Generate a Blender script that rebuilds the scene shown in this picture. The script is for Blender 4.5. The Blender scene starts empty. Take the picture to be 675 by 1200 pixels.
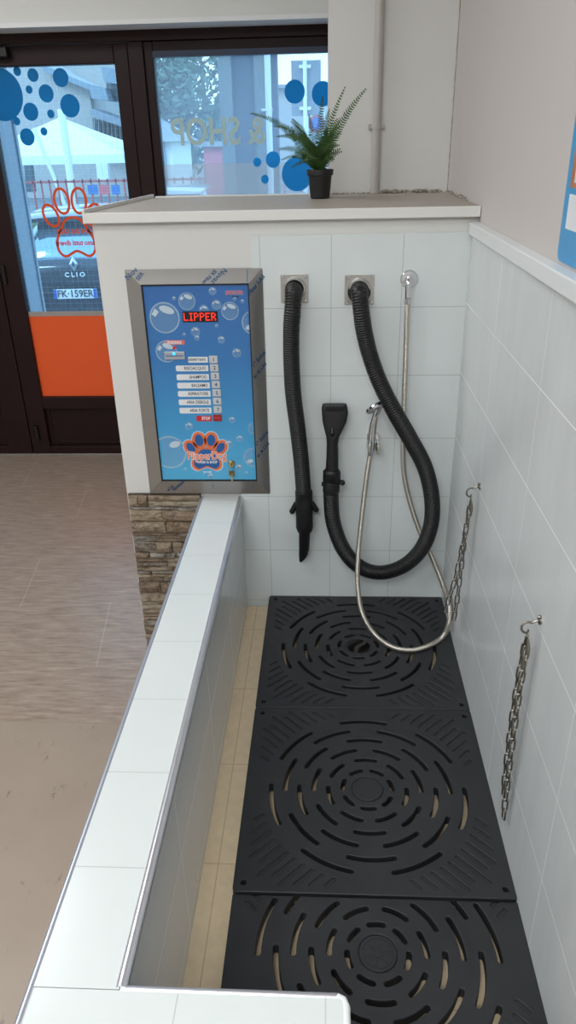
import bpy, bmesh, math, random
from mathutils import Vector, Matrix, noise
random.seed(7)
PI = math.pi
S = bpy.context.scene
C = S.collection

# ------------------------------------------------------------------ camera
CAM = Vector((0, 0, 1.7))
RW = Matrix(((0.99869454, -0.00228534, 0.05102925),
             (0.04669191, 0.44595569, -0.89383633),
             (-0.02071406, 0.89505212, 0.44548023)))
FPX = 871.0
cd = bpy.data.cameras.new('camera'); cam = bpy.data.objects.new('camera', cd); C.objects.link(cam)
M = RW.to_4x4(); M.translation = CAM; cam.matrix_world = M
cd.sensor_fit = 'VERTICAL'; cd.sensor_height = 24; cd.lens = FPX / 1200 * 24
cd.clip_start = 0.02; cd.clip_end = 500
S.camera = cam

def ray(u, v):
    return (RW @ Vector((u - 337.5, -(v - 600), -FPX))).normalized()
def at_y(u, v, Y):
    w = ray(u, v); return CAM + w * (Y / w.y)
def at_z(u, v, Z):
    w = ray(u, v); return CAM + w * ((Z - 1.7) / w.z)
def at_x(u, v, X):
    w = ray(u, v); return CAM + w * (X / w.x)

# ------------------------------------------------------------------ materials
def srgb(r, g, b):
    f = lambda c: (c / 255 / 12.92) if c / 255 <= 0.04045 else ((c / 255 + 0.055) / 1.055) ** 2.4
    return (f(r), f(g), f(b), 1)

class NT:
    def __init__(s, name):
        s.m = bpy.data.materials.new(name); s.m.use_nodes = True
        s.t = s.m.node_tree; s.t.nodes.clear()
        s.out = s.n('ShaderNodeOutputMaterial')
    def n(s, k, **kw):
        x = s.t.nodes.new(k)
        for a, b in kw.items(): setattr(x, a, b)
        return x
    def l(s, a, b): s.t.links.new(a, b)
    def math(s, op, a, b=None, c=None):
        x = s.n('ShaderNodeMath', operation=op)
        for i, v in enumerate((a, b, c)):
            if v is None: continue
            if isinstance(v, (int, float)): x.inputs[i].default_value = v
            else: s.l(v, x.inputs[i])
        return x.outputs[0]
    def mix(s, f, a, b):
        x = s.n('ShaderNodeMix', data_type='RGBA')
        for i, v in ((0, f), (6, a), (7, b)):
            if isinstance(v, (int, float, tuple)): x.inputs[i].default_value = v
            else: s.l(v, x.inputs[i])
        return x.outputs[2]
    def ramp(s, fac, stops):
        x = s.n('ShaderNodeValToRGB'); r = x.color_ramp
        while len(r.elements) < len(stops): r.elements.new(0.5)
        for e, (p, c) in zip(r.elements, stops): e.position = p; e.color = c
        s.l(fac, x.inputs[0]); return x.outputs[0]
    def noise(s, vec, scale, detail=3, rough=0.5):
        x = s.n('ShaderNodeTexNoise'); x.inputs['Scale'].default_value = scale
        x.inputs['Detail'].default_value = detail; x.inputs['Roughness'].default_value = rough
        if vec is not None: s.l(vec, x.inputs['Vector'])
        return x.outputs['Fac']
    def obj(s):
        return s.n('ShaderNodeTexCoord').outputs['Object']
    def scaled(s, vec, sc, rot=(0, 0, 0)):
        x = s.n('ShaderNodeMapping'); x.inputs['Scale'].default_value = sc; x.inputs['Rotation'].default_value = rot
        s.l(vec, x.inputs[0]); return x.outputs[0]
    def principled(s, color, rough=0.5, metal=0.0, bump=None, bs=0.2, bd=0.002, **kw):
        p = s.n('ShaderNodeBsdfPrincipled')
        for k, v in (('Base Color', color), ('Roughness', rough), ('Metallic', metal)) + tuple(kw.items()):
            if isinstance(v, (int, float, tuple)): p.inputs[k].default_value = v
            else: s.l(v, p.inputs[k])
        if bump is not None:
            b = s.n('ShaderNodeBump'); b.inputs['Strength'].default_value = bs; b.inputs['Distance'].default_value = bd
            s.l(bump, b.inputs['Height']); s.l(b.outputs[0], p.inputs['Normal'])
        s.l(p.outputs[0], s.out.inputs[0]); return s.m

def plain(name, col, rough=0.5, metal=0.0, var=0.06, vs=30, bs=0.0, **kw):
    t = NT(name); v = t.obj(); f = t.noise(v, vs, 4)
    a = tuple(min(1, c * (1 - var)) for c in col[:3]) + (1,)
    b = tuple(min(1, c * (1 + var)) for c in col[:3]) + (1,)
    return t.principled(t.mix(f, a, b), rough, metal, bump=f if bs else None, bs=bs, **kw)

def tiled(name, col, grout, lines, rough=0.12, gw=0.0014, cloud=0.05, cs=6, cscale=(1, 1, 1), spec=0.5, axes_extra=None):
    """lines: list of (axis 0/1/2, spacing, offset)"""
    t = NT(name); v = t.obj()
    sep = t.n('ShaderNodeSeparateXYZ'); t.l(v, sep.inputs[0])
    m = None
    for ax, sp, off, *st in lines:
        d = t.math('PINGPONG', t.math('ADD', sep.outputs[ax], 100 * sp - off), sp / 2)
        k = t.math('LESS_THAN', d, gw)
        if st: k = t.math('MULTIPLY', k, st[0])
        m = k if m is None else t.math('MAXIMUM', m, k)
    f = t.noise(t.scaled(v, cscale), cs, 4, 0.6)
    a = tuple(c * (1 - cloud) for c in col[:3]) + (1,); b = tuple(min(1, c * (1 + cloud)) for c in col[:3]) + (1,)
    base = t.mix(f, a, b)
    colr = t.mix(m, base, grout)
    w = t.noise(v, 9, 2)
    h = t.math('ADD', t.math('MULTIPLY', m, -1.0), t.math('MULTIPLY', w, 0.35))
    r = t.math('ADD', t.math('MULTIPLY', m, 0.6), rough)
    return t.principled(colr, r, 0, bump=h, bs=0.35, bd=0.001)

MT = {}
MT['white_tile'] = tiled('white_wall_tile', srgb(219, 226, 226), srgb(176, 182, 181), [(0, .2, .013), (2, .2, .07)], 0.2, gw=0.0009)
MT['marble_tile'] = tiled('grey_white_marble_tile', srgb(212, 216, 217), srgb(240, 240, 238), [(1, .42, .10, .35), (2, .2, .08)], 0.22, cloud=0.10, cs=4, cscale=(1, 4, 1.0), gw=0.0009)
MT['tub_tile'] = tiled('grey_side_tile', srgb(208, 211, 213), srgb(228, 229, 227), [(1, .4, .17, .7), (2, .2, .08)], 0.2, cloud=0.06, cs=5, cscale=(1, .7, 3), gw=0.0009)
MT['coping'] = tiled('white_coping_tile', srgb(207, 213, 212), srgb(180, 184, 182), [(1, .2, -.0050)], 0.2, cloud=0.015, cs=4, gw=0.0010)
MT['coping_near'] = tiled('white_coping_tile_near', srgb(207, 213, 212), srgb(180, 184, 182), [(0, .2, -.199)], 0.2, cloud=0.015, cs=4, gw=0.0010)
MT['beige_tile'] = tiled('beige_basin_tile', srgb(246, 220, 184), srgb(216, 188, 152), [(0, .33, -.241), (1, .3, .24)], 0.35, cloud=0.16, cs=40, gw=0.0012)
MT['plaster'] = plain('painted_plaster', srgb(200, 194, 191), 0.75, var=.02, vs=9, bs=.08)
MT['plaster_white'] = plain('white_painted_plaster', srgb(216, 216, 213), 0.6, var=.015, vs=12, bs=.05)
MT['ceiling'] = plain('ceiling_paint', srgb(225, 225, 222), 0.8, var=.01)
MT['lintel'] = plain('lintel_paint', srgb(232, 233, 230), 0.7, var=.01)
MT['lintel_trim'] = plain('lintel_trim_paint', srgb(240, 242, 242), 0.4, var=.01)
MT['shelf_top'] = plain('worn_grey_laminate', srgb(166, 158, 148), 0.55, var=.14, vs=60, bs=.1)
MT['shelf_edge'] = plain('white_laminate_edge', srgb(226, 226, 221), 0.4, var=.01)
MT['rail'] = plain('white_rail', srgb(222, 225, 225), 0.35, var=.01)
MT['brown_frame'] = plain('dark_brown_lacquered_metal', srgb(38, 20, 21), 0.45, var=.12, vs=15, **{'Specular IOR Level': .22})
MT['alu'] = plain('brushed_aluminium', srgb(215, 216, 222), 0.3, .85, var=.05)
MT['alu_blue'] = plain('film_covered_aluminium', srgb(188, 194, 206), 0.35, .7, var=.12, vs=14)
MT['film_steel'] = plain('film_covered_steel', srgb(165, 163, 160), 0.32, 0.75, var=.05, vs=20)
MT['steel'] = plain('brushed_steel', srgb(190, 188, 184), 0.36, 0.9, var=.06, vs=90)
MT['chrome'] = plain('chrome', srgb(215, 216, 218), 0.12, 1.0, var=.02)
MT['nickel'] = plain('worn_nickel_chain', srgb(150, 145, 135), 0.28, 1.0, var=.2, vs=200)
MT['hose_steel'] = plain('corrugated_steel_hose', srgb(196, 190, 180), 0.3, 0.9, var=.08)
MT['brass'] = plain('brass', srgb(196, 168, 110), 0.3, 1.0, var=.06)
MT['black_hose'] = plain('black_hose_plastic', srgb(12, 12, 13), 0.42, var=.1)
MT['black_plastic'] = plain('black_matte_plastic', srgb(11, 11, 12), 0.48, var=.1, bs=.03)
MT['pipe'] = plain('painted_pipe', srgb(181, 177, 172), 0.45, var=.02)
def sheer(name, col, through, k=.5):
    t = NT(name); nz = t.noise(t.obj(), 12, 2)
    c = t.mix(nz, tuple(x * .96 for x in col[:3]) + (1,), col)
    p = t.n('ShaderNodeBsdfPrincipled'); t.l(c, p.inputs['Base Color']); p.inputs['Roughness'].default_value = .45
    tr = t.n('ShaderNodeBsdfTranslucent'); tr.inputs[0].default_value = through
    mx = t.n('ShaderNodeMixShader'); mx.inputs[0].default_value = k
    t.l(p.outputs[0], mx.inputs[1]); t.l(tr.outputs[0], mx.inputs[2]); t.l(mx.outputs[0], t.out.inputs[0]); return t.m
MT['orange'] = sheer('orange_film', srgb(250, 100, 44), srgb(255, 110, 50), .12)
MT['orange_line'] = sheer('orange_line_film', srgb(250, 100, 44), srgb(240, 100, 45), .3)
MT['dot_blue'] = sheer('blue_film', srgb(0, 135, 190), srgb(0, 190, 222), .65)
MT['dot_cyan'] = sheer('light_blue_film', srgb(20, 165, 225), srgb(20, 200, 240), .5)
MT['poster_blue'] = plain('poster_blue', srgb(60, 150, 205), 0.4, var=.1, vs=12)
MT['grey_film'] = sheer('grey_white_film', srgb(222, 228, 222), srgb(225, 228, 215), .6)
MT['grey_strip'] = plain('grey_glazing_strip', srgb(160, 152, 146), 0.6, var=.03)
MT['black_rubber'] = plain('black_gasket', srgb(14, 14, 16), 0.5)
MT['lettering_blue'] = plain('dark_blue_print', srgb(34, 78, 118), 0.5)
MT['lettering_black'] = plain('black_print', srgb(40, 42, 46), 0.6)
MT['white_print'] = plain('white_print', srgb(226, 230, 233), 0.45, var=.01)
MT['red_print'] = plain('red_print', srgb(200, 30, 34), 0.45)
MT['salmon_print'] = plain('salmon_print', srgb(228, 110, 98), 0.5)
MT['orange_print'] = plain('orange_print', srgb(226, 112, 62), 0.5)
MT['paw_blue'] = plain('paw_blue_print', srgb(28, 92, 158), 0.5)
MT['button'] = plain('grey_button', srgb(196, 198, 198), 0.4)
MT['button_red'] = plain('dark_red_button', srgb(160, 22, 28), 0.4)
MT['pot'] = plain('black_pot', srgb(18, 18, 20), 0.5)
MT['soil'] = plain('dark_soil', srgb(40, 32, 24), 0.95, var=.3, vs=120)
MT['asphalt'] = plain('asphalt', srgb(120, 122, 124), 0.9, var=.15, vs=4)
MT['granite'] = plain('speckled_granite', srgb(118, 120, 120), 0.7, var=.5, vs=40)
MT['dark_panel'] = plain('dark_blue_grey_render', srgb(66, 74, 90), 0.8, var=.04, vs=5)
MT['out_white'] = plain('outdoor_white_paint', srgb(225, 228, 228), 0.6, var=.03)
MT['out_reveal'] = plain('pale_blue_grey_reveal', srgb(168, 178, 188), 0.6, var=.04, vs=3)
MT['canvas'] = plain('white_canvas', srgb(228, 232, 234), 0.8, var=.02)
MT['concrete'] = plain('pale_concrete', srgb(176, 170, 166), 0.85, var=.08, vs=1.2)
MT['balcony'] = plain('grey_blue_balcony', srgb(136, 146, 156), 0.7, var=.06)
MT['ext_window'] = plain('dark_window_glass', srgb(78, 90, 100), 0.15, var=.05)
MT['roof_slate'] = plain('grey_roofing', srgb(140, 145, 152), 0.8, var=.2, vs=6)
MT['pink_wall'] = plain('pink_painted_metal', srgb(205, 100, 110), 0.7)
MT['fence_red'] = plain('faded_red_fence_paint', srgb(170, 84, 84), 0.6)
MT['banner_blue'] = plain('blue_banner', srgb(60, 110, 170), 0.7)
MT['leaf_far'] = plain('hazy_green_leaves', srgb(92, 112, 96), 0.8, var=.35, vs=.8)
MT['bark'] = plain('grey_bark', srgb(104, 98, 90), 0.9, var=.2)
MT['grass'] = plain('grass_green', srgb(120, 140, 90), 0.9, var=.25, vs=3)
MT['sign_back'] = plain('grey_sign_back', srgb(108, 116, 124), 0.6, var=.05)
MT['car_dark'] = plain('dark_car_paint', srgb(40, 46, 56), 0.12, 0.3, var=.05, **{'Coat Weight': .6})
MT['car_white'] = plain('white_car_paint', srgb(214, 220, 224), 0.15, var=.02, **{'Coat Weight': .6})
MT['car_glass'] = plain('car_glass', srgb(150, 172, 188), 0.08, 0.75)
MT['tyre'] = plain('tyre_rubber', srgb(25, 25, 27), 0.8)
MT['tail_red'] = plain('tail_light_red', srgb(150, 30, 36), 0.2)
MT['plate_white'] = plain('plate_white', srgb(225, 228, 230), 0.4)
MT['plate_blue'] = plain('plate_blue', srgb(30, 80, 170), 0.4)
MT['grey_cladding'] = plain('grey_wall_back', srgb(200, 200, 196), 0.8)

# dark speckles of the mats
t = NT('black_recycled_rubber'); v = t.obj()
n1 = t.noise(v, 9, 6, .7); n2 = t.noise(v, 190, 3, .7)
c = t.mix(t.math('MULTIPLY', n1, .6), srgb(25, 26, 29), srgb(52, 54, 58))
n4 = t.noise(t.scaled(v, (6, 1.5, 1), (0, 0, .7)), 26, 6, .8)
c = t.mix(t.ramp(n4, [(.64, (0, 0, 0, 1)), (.74, (.5, .5, .5, 1))]), c, srgb(92, 93, 95))
sp = t.math('GREATER_THAN', n2, .735)
c = t.mix(t.math('MULTIPLY', sp, .45), c, srgb(105, 105, 104))
MT['mat'] = t.principled(c, t.math('ADD', t.math('MULTIPLY', n1, .25), .36), 0, bump=n2, bs=.12, bd=.001)

# brown streaked vinyl
t = NT('brown_streaked_vinyl'); v = t.obj()
vs = t.scaled(v, (3.0, 22, 1), (0, 0, .12))
n1 = t.noise(vs, 3.0, 8, .72); n2 = t.noise(v, 1.1, 2)
sep = t.n('ShaderNodeSeparateXYZ'); t.l(v, sep.inputs[0])
# diagonal joints of large sheets
rr = t.n('ShaderNodeVectorRotate'); rr.rotation_type = 'Z_AXIS'; rr.inputs['Angle'].default_value = math.radians(-8); t.l(v, rr.inputs['Vector'])
s2 = t.n('ShaderNodeSeparateXYZ'); t.l(rr.outputs[0], s2.inputs[0])
row = t.math('FLOOR', t.math('DIVIDE', t.math('ADD', s2.outputs[1], 30.1), .42))
xs = t.math('ADD', t.math('ADD', s2.outputs[0], 30), t.math('MULTIPLY', row, .37))
j = t.math('MAXIMUM', t.math('LESS_THAN', t.math('PINGPONG', t.math('ADD', s2.outputs[1], 30.1), .21), .0010),
           t.math('LESS_THAN', t.math('PINGPONG', xs, .42), .0012))
c = t.ramp(n1, [(.28, srgb(114, 98, 86)), (.45, srgb(148, 131, 117)), (.58, srgb(162, 145, 131)), (.75, srgb(186, 171, 157))])
c = t.mix(t.math('MULTIPLY', j, .5), c, srgb(205, 190, 176))
MT['vinyl'] = t.principled(c, .34, 0, bump=n1, bs=.04, bd=.001)

# pale vinyl sheet with black scuffs
t = NT('plain_taupe_vinyl'); v = t.obj()
n1 = t.noise(v, 5, 4, .6); n2 = t.noise(t.scaled(v, (14, 5, 1), (0, 0, .5)), 2.2, 7, .75)
sc = t.ramp(n2, [(.61, (0, 0, 0, 1)), (.67, (1, 1, 1, 1))])
c = t.mix(n1, srgb(148, 133, 119), srgb(161, 146, 131))
c = t.mix(t.math('MULTIPLY', sc, .75), c, srgb(98, 84, 72))
MT['vinyl_plain'] = t.principled(c, .42)

# stone
t = NT('ledge_stone'); v = t.obj()
g = t.n('ShaderNodeNewGeometry')
n1 = t.noise(t.scaled(v, (1, 1, 3)), 28, 6, .7)
c1 = t.ramp(g.outputs['Random Per Island'], [(0, srgb(136, 116, 94)), (.25, srgb(168, 156, 136)), (.5, srgb(124, 104, 84)), (.72, srgb(150, 150, 146)), (1, srgb(176, 158, 128))])
n3 = t.noise(t.scaled(v, (1, 1, 2)), 90, 4, .8)
c2 = t.mix(t.ramp(n1, [(.42, (0, 0, 0, 1)), (.62, (.8, .8, .8, 1))]), c1, srgb(84, 66, 50))
c2 = t.mix(t.ramp(n3, [(.5, (0, 0, 0, 1)), (.75, (.6, .6, .6, 1))]), c2, srgb(190, 182, 168))
MT['stone'] = t.principled(c2, .85, 0, bump=n1, bs=.9, bd=.008)
MT['mortar'] = plain('dark_mortar', srgb(72, 62, 52), 0.95, var=.2, vs=60)

# blue printed panel face (printed graduation from deep blue down to light blue)
t = NT('blue_printed_sheet'); v = t.obj()
sep = t.n('ShaderNodeSeparateXYZ'); t.l(v, sep.inputs[0])
f = t.math('DIVIDE', t.math('SUBTRACT', sep.outputs[2], .72), .62)
c = t.ramp(f, [(0, srgb(84, 176, 218)), (.35, srgb(64, 150, 204)), (.65, srgb(58, 122, 184)), (1, srgb(58, 108, 174))])
MT['panel_blue'] = t.principled(c, .3)

def alpha_mat(name, col, a, rough=.4):
    t = NT(name)
    p = t.n('ShaderNodeBsdfPrincipled'); p.inputs['Base Color'].default_value = col; p.inputs['Roughness'].default_value = rough
    tr = t.n('ShaderNodeBsdfTransparent'); mx = t.n('ShaderNodeMixShader')
    nz = t.noise(t.obj(), 20, 2)
    t.l(t.math('ADD', t.math('MULTIPLY', nz, .1), a - .05), mx.inputs[0])
    t.l(tr.outputs[0], mx.inputs[1]); t.l(p.outputs[0], mx.inputs[2]); t.l(mx.outputs[0], t.out.inputs[0])
    return t.m
MT['bubble_fill'] = alpha_mat('bubble_tint_print', srgb(160, 205, 235), .16)
MT['bubble_rim'] = alpha_mat('bubble_rim_print', srgb(190, 220, 240), .5)
MT['bubble_shine'] = alpha_mat('bubble_shine_print', srgb(215, 232, 245), .68)
MT['pale_band'] = alpha_mat('pale_band_sheet', srgb(205, 225, 235), .28)

def glass(name, tint, refl=.07, glare=.1, glare_col=(.62, .8, 1, 1)):
    t = NT(name)
    tr = t.n('ShaderNodeBsdfTransparent'); tr.inputs[0].default_value = tint
    gl = t.n('ShaderNodeBsdfGlossy'); gl.inputs['Roughness'].default_value = .02
    mx = t.n('ShaderNodeMixShader')
    fr = t.n('ShaderNodeFresnel'); fr.inputs[0].default_value = 1.3
    nz = t.noise(t.obj(), 2, 2)
    t.l(t.math('ADD', fr.outputs[0], t.math('MULTIPLY', nz, .02)), mx.inputs[0])
    t.l(tr.outputs[0], mx.inputs[1]); t.l(gl.outputs[0], mx.inputs[2])
    d = t.n('ShaderNodeBsdfTranslucent'); d.inputs[0].default_value = glare_col
    m2 = t.n('ShaderNodeMixShader'); m2.inputs[0].default_value = glare  # translucent share paints glare haze over the pane
    t.l(mx.outputs[0], m2.inputs[1]); t.l(d.outputs[0], m2.inputs[2])
    t.l(m2.outputs[0], t.out.inputs[0]); return t.m
MT['window_glass'] = glass('glare_haze_glass', (.66, .86, .97, 1), glare=.17)  # daylight's blue cast and a stronger glare haze put into the pane
MT['glass'] = glass('daylight_cast_glass', (.64, .85, .97, 1), glare=.045)  # blue pane colour stands for the cool cast of outdoor light

def emit(name, col, st):
    t = NT(name); e = t.n('ShaderNodeEmission'); e.inputs[0].default_value = col
    nz = t.noise(t.obj(), 5, 1)
    t.l(t.math('ADD', t.math('MULTIPLY', nz, .02 * st), st), e.inputs[1])
    t.l(e.outputs[0], t.out.inputs[0]); return t.m
MT['led_red'] = emit('red_led', srgb(255, 60, 48), 1.6)
MT['led_blue'] = emit('blue_led', srgb(40, 200, 255), 2.2)
MT['lamp_panel'] = emit('ceiling_lamp_diffuser', (1, .97, .93, 1), 3.0)

# fern leaf
t = NT('fern_leaf_green'); v = t.obj()
c = t.mix(t.noise(v, 25, 3), srgb(26, 62, 28), srgb(88, 128, 62))
MT['fern'] = t.principled(c, .5)

# ------------------------------------------------------------------ mesh helpers
class MB:
    def __init__(s): s.bm = bmesh.new(); s.mi = 0
    def _v(s, pts): return [s.bm.verts.new(p) for p in pts]
    def face(s, vs):
        try: f = s.bm.faces.new(vs); f.material_index = s.mi; return f
        except ValueError: return None
    def box(s, x0, x1, y0, y1, z0, z1):
        v = s._v([(x0, y0, z0), (x1, y0, z0), (x1, y1, z0), (x0, y1, z0), (x0, y0, z1), (x1, y0, z1), (x1, y1, z1), (x0, y1, z1)])
        for q in ((3, 2, 1, 0), (4, 5, 6, 7), (0, 1, 5, 4), (1, 2, 6, 5), (2, 3, 7, 6), (3, 0, 4, 7)): s.face([v[i] for i in q])
        return s
    def hexa(s, p):   # 8 points like box
        v = s._v(p)
        for q in ((3, 2, 1, 0), (4, 5, 6, 7), (0, 1, 5, 4), (1, 2, 6, 5), (2, 3, 7, 6), (3, 0, 4, 7)): s.face([v[i] for i in q])
        return s
    def prism(s, pts, off):   # polygon (3D pts) extruded by vector off
        off = Vector(off); a = s._v(pts); b = s._v([Vector(p) + off for p in pts]); n = len(a)
        s.face(a[::-1]); s.face(b)
        for i in range(n): s.face([a[i], a[(i + 1) % n], b[(i + 1) % n], b[i]])
        return s
    def rings(s, rings, cap=True, closed=False):
        L = [s._v(r) for r in rings]; n = len(L[0])
        for a, b in zip(L, L[1:] + ([L[0]] if closed else [])):
            for i in range(n): s.face([a[i], a[(i + 1) % n], b[(i + 1) % n], b[i]])
        if cap and not closed: s.face(L[0][::-1]); s.face(L[-1])
        return s
    def sweep(s, path, rad, seg=12, cap=True, closed=False):
        P = [Vector(p) for p in path]; n = len(P); R = []
        T = []
        for i in range(n):
            if closed: d = P[(i + 1) % n] - P[(i - 1) % n]
            else: d = P[min(i + 1, n - 1)] - P[max(i - 1, 0)]
            T.append(d.normalized())
        u = T[0].orthogonal().normalized()
        for i in range(n):
            u = (u - T[i] * u.dot(T[i])).normalized(); w = T[i].cross(u)
            r = rad(i) if callable(rad) else (rad[i] if isinstance(rad, (list, tuple)) else rad)
            R.append([P[i] + (u * math.cos(2 * PI * k / seg) + w * math.sin(2 * PI * k / seg)) * r for k in range(seg)])
        return s.rings(R, cap, closed)
    def lathe(s, prof, o, ax=(0, 0, 1), seg=24, cap=True):  # prof [(r, h)]
        ax = Vector(ax).normalized(); u = ax.orthogonal().normalized(); w = ax.cross(u); o = Vector(o)
        return s.rings([[o + ax * h + (u * math.cos(2 * PI * k / seg) + w * math.sin(2 * PI * k / seg)) * max(r, 1e-4) for k in range(seg)] for r, h in prof], cap)
    def build(s, name, mats, parent=None, smooth=False, bevel=0, bseg=2, angle=35):
        bmesh.ops.recalc_face_normals(s.bm, faces=s.bm.faces)
        me = bpy.data.meshes.new(name); s.bm.to_mesh(me); s.bm.free()
        for m in (mats if isinstance(mats, (list, tuple)) else [mats]): me.materials.append(MT[m] if isinstance(m, str) else m)
        o = bpy.data.objects.new(name, me); C.objects.link(o)
        if parent is not None:
            o.parent = parent; o.matrix_parent_inverse = Matrix.Translation(parent_loc(parent)).inverted() if not parent.get('_rot') else Matrix()
        if bevel:
            b = o.modifiers.new('bevel', 'BEVEL'); b.width = bevel; b.segments = bseg; b.limit_method = 'ANGLE'; b.angle_limit = math.radians(40)
        if smooth:
            for p in me.polygons: p.use_smooth = True
            if angle:
                me.shade_smooth() if False else None
                try:
                    me.set_sharp_from_angle(angle=math.radians(angle))
                except Exception: pass
        return o

def parent_loc(o):
    l = Vector(o.location); p = o.parent
    while p is not None and o.type == 'EMPTY': break
    return l if o.type == 'EMPTY' else parent_world(o)
def parent_world(o):
    l = Vector((0, 0, 0)); 
    return l
# All meshes are written in world coordinates; every root Empty keeps its children in place through
# matrix_parent_inverse (mesh parents sit at the origin, so nothing has to be undone for them).

def tag(o, label, cat=None, group=None, kind=None):
    if label: o['label'] = label
    if cat: o['category'] = cat
    if group: o['group'] = group
    if kind: o['kind'] = kind
    return o
def thing(name, label, cat, loc=(0, 0, 0), group=None, local=False):
    o = bpy.data.objects.new(name, None); C.objects.link(o); o.location = loc; o.empty_display_size = .05
    if local: o['_rot'] = 1
    return tag(o, label, cat, group)
def struct(o, label=None):
    o['kind'] = 'structure'
    if label: o['label'] = label
    return o

def catmull(P, step):
    P = [Vector(p) for p in P]; Q = [P[0] * 2 - P[1]] + P + [P[-1] * 2 - P[-2]]; pts = []
    for i in range(1, len(Q) - 2):
        a, b, c, d = Q[i - 1:i + 3]
        for k in range(30):
            t_ = k / 30
            pts.append(.5 * ((2 * b) + (c - a) * t_ + (2 * a - 5 * b + 4 * c - d) * t_ ** 2 + (3 * b - a - 3 * c + d) * t_ ** 3))
    pts.append(P[-1])
    out = [pts[0]]; acc = 0
    for a, b in zip(pts, pts[1:]):
        L = (b - a).length; t0 = 0
        while acc + (L - t0) >= step:
            t0 += step - acc; out.append(a.lerp(b, t0 / L)); acc = 0
        acc += L - t0
    return out

def text(s, size, o, ux, uz, mat, parent, name='lettering', ext=.0003, bold=0, align='CENTER', sx=1.0):
    """flat lettering whose baseline runs along ux with up vector uz, centred at o"""
    cu = bpy.data.curves.new('tmp', 'FONT'); cu.body = s; cu.size = size; cu.extrude = ext; cu.offset = bold
    cu.align_x = align; cu.align_y = 'CENTER'; cu.resolution_u = 3
    ob = bpy.data.objects.new('tmp', cu); C.objects.link(ob)
    bpy.context.view_layer.update()
    me = bpy.data.meshes.new_from_object(ob.evaluated_get(bpy.context.evaluated_depsgraph_get()))
    bpy.data.objects.remove(ob); bpy.data.curves.remove(cu)
    ux = Vector(ux).normalized(); uz = Vector(uz).normalized(); n = ux.cross(uz)
    mm = Matrix((( ux.x * sx, uz.x, n.x, o[0]), (ux.y * sx, uz.y, n.y, o[1]), (ux.z * sx, uz.z, n.z, o[2]), (0, 0, 0, 1)))
    me.transform(mm)
    me.materials.clear(); me.materials.append(MT[mat])
    me.name = name
    r = bpy.data.objects.new(name, me); C.objects.link(r)
    if parent is not None:
        r.parent = parent
        if parent.type == 'EMPTY' and not parent.get('_rot'): r.matrix_parent_inverse = Matrix.Translation(parent.location).inverted()
    return r

def ell(cx, cz, rx, rz, rot=0, n=28):
    out = []
    for k in range(n):
        a = 2 * PI * k / n; x = rx * math.cos(a); z = rz * math.sin(a)
        out.append((cx + x * math.cos(rot) - z * math.sin(rot), cz + x * math.sin(rot) + z * math.cos(rot)))
    return out
def ribbon(mb, pts, w, Y, th, closed=True):
    """flat ribbon in an XZ plane at Y, thickness th towards the room (-Y)"""
    n = len(pts); A = []; B = []
    for i in range(n):
        p = Vector(pts[i]); a = Vector(pts[(i - 1) % n] if closed else pts[max(i - 1, 0)]); b = Vector(pts[(i + 1) % n] if closed else pts[min(i + 1, n - 1)])
        d = (b - a).normalized(); nn = Vector((-d.y, d.x)) * w / 2
        A.append(p + nn); B.append(p - nn)
    m = n if closed else n - 1
    for i in range(m):
        k = (i + 1) % n
        q = [A[i], A[k], B[k], B[i]]
        mb.prism([(x.x, Y, x.y) for x in q], (0, -th, 0))
def disc(mb, pts, Y, th): mb.prism([(x, Y - .00012, z) for x, z in pts], (0, -th, 0))

# ------------------------------------------------------------------ the room
XR = .397          # tiled face of right wall
XU = .415          # painted face of right wall
YB = 2.18          # tiled face of the partition
YD = 4.22          # shop front plane

f = MB(); f.mi = 0; f.box(-5, 1.2, 1.85, 4.27, -.1, 0); f.mi = 1; f.box(-5, 1.2, -3, 1.85, -.1, -.0005)
struct(f.build('floor', ['vinyl', 'vinyl_plain']), 'brown streaked vinyl floor meeting plain taupe vinyl')
struct(MB().box(-5, 1.2, -3, 4.27, 2.9, 3.0).build('ceiling', 'ceiling'))
struct(MB().box(-5.1, -5, -3, 4.27, 0, 2.9).build('wall_left', 'plaster_white'))
struct(MB().box(-5, 1.2, -3.1, -3, 0, 2.9).build('wall_back', 'plaster_white'))
wr = struct(MB().box(XU, .6, -3, 4.2, 0, 2.9).build('wall_right', 'plaster'), 'grey painted right hand wall above marble tiles')
MB().box(XR, XU, -.6, 2.188, .244, 1.464).build('tile_cladding', 'marble_tile', wr)
MB().box(.386, XU, -.6, 2.19, 1.464, 1.496).build('dado_rail', 'rail', wr, bevel=.003)

# wall section behind the shelf
ws = MB().box(.004, XU, 2.8, 4.16, 0, 2.9).build('wall_front_return', 'plaster_white')
ws.name = 'wall_end'; struct(ws, 'grey painted wall section behind the shelf with a pipe')
# shop front lintel
lt = MB(); lt.box(-5, XU, 4.0, 4.5, 2.215, 3.1)
lint = struct(lt.build('wall_front', 'lintel'), 'pale lintel above the shop window')
MB().box(-5, .004, 3.985, 4.5, 2.196, 2.215).build('lintel_trim', 'lintel_trim', lint)
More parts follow.
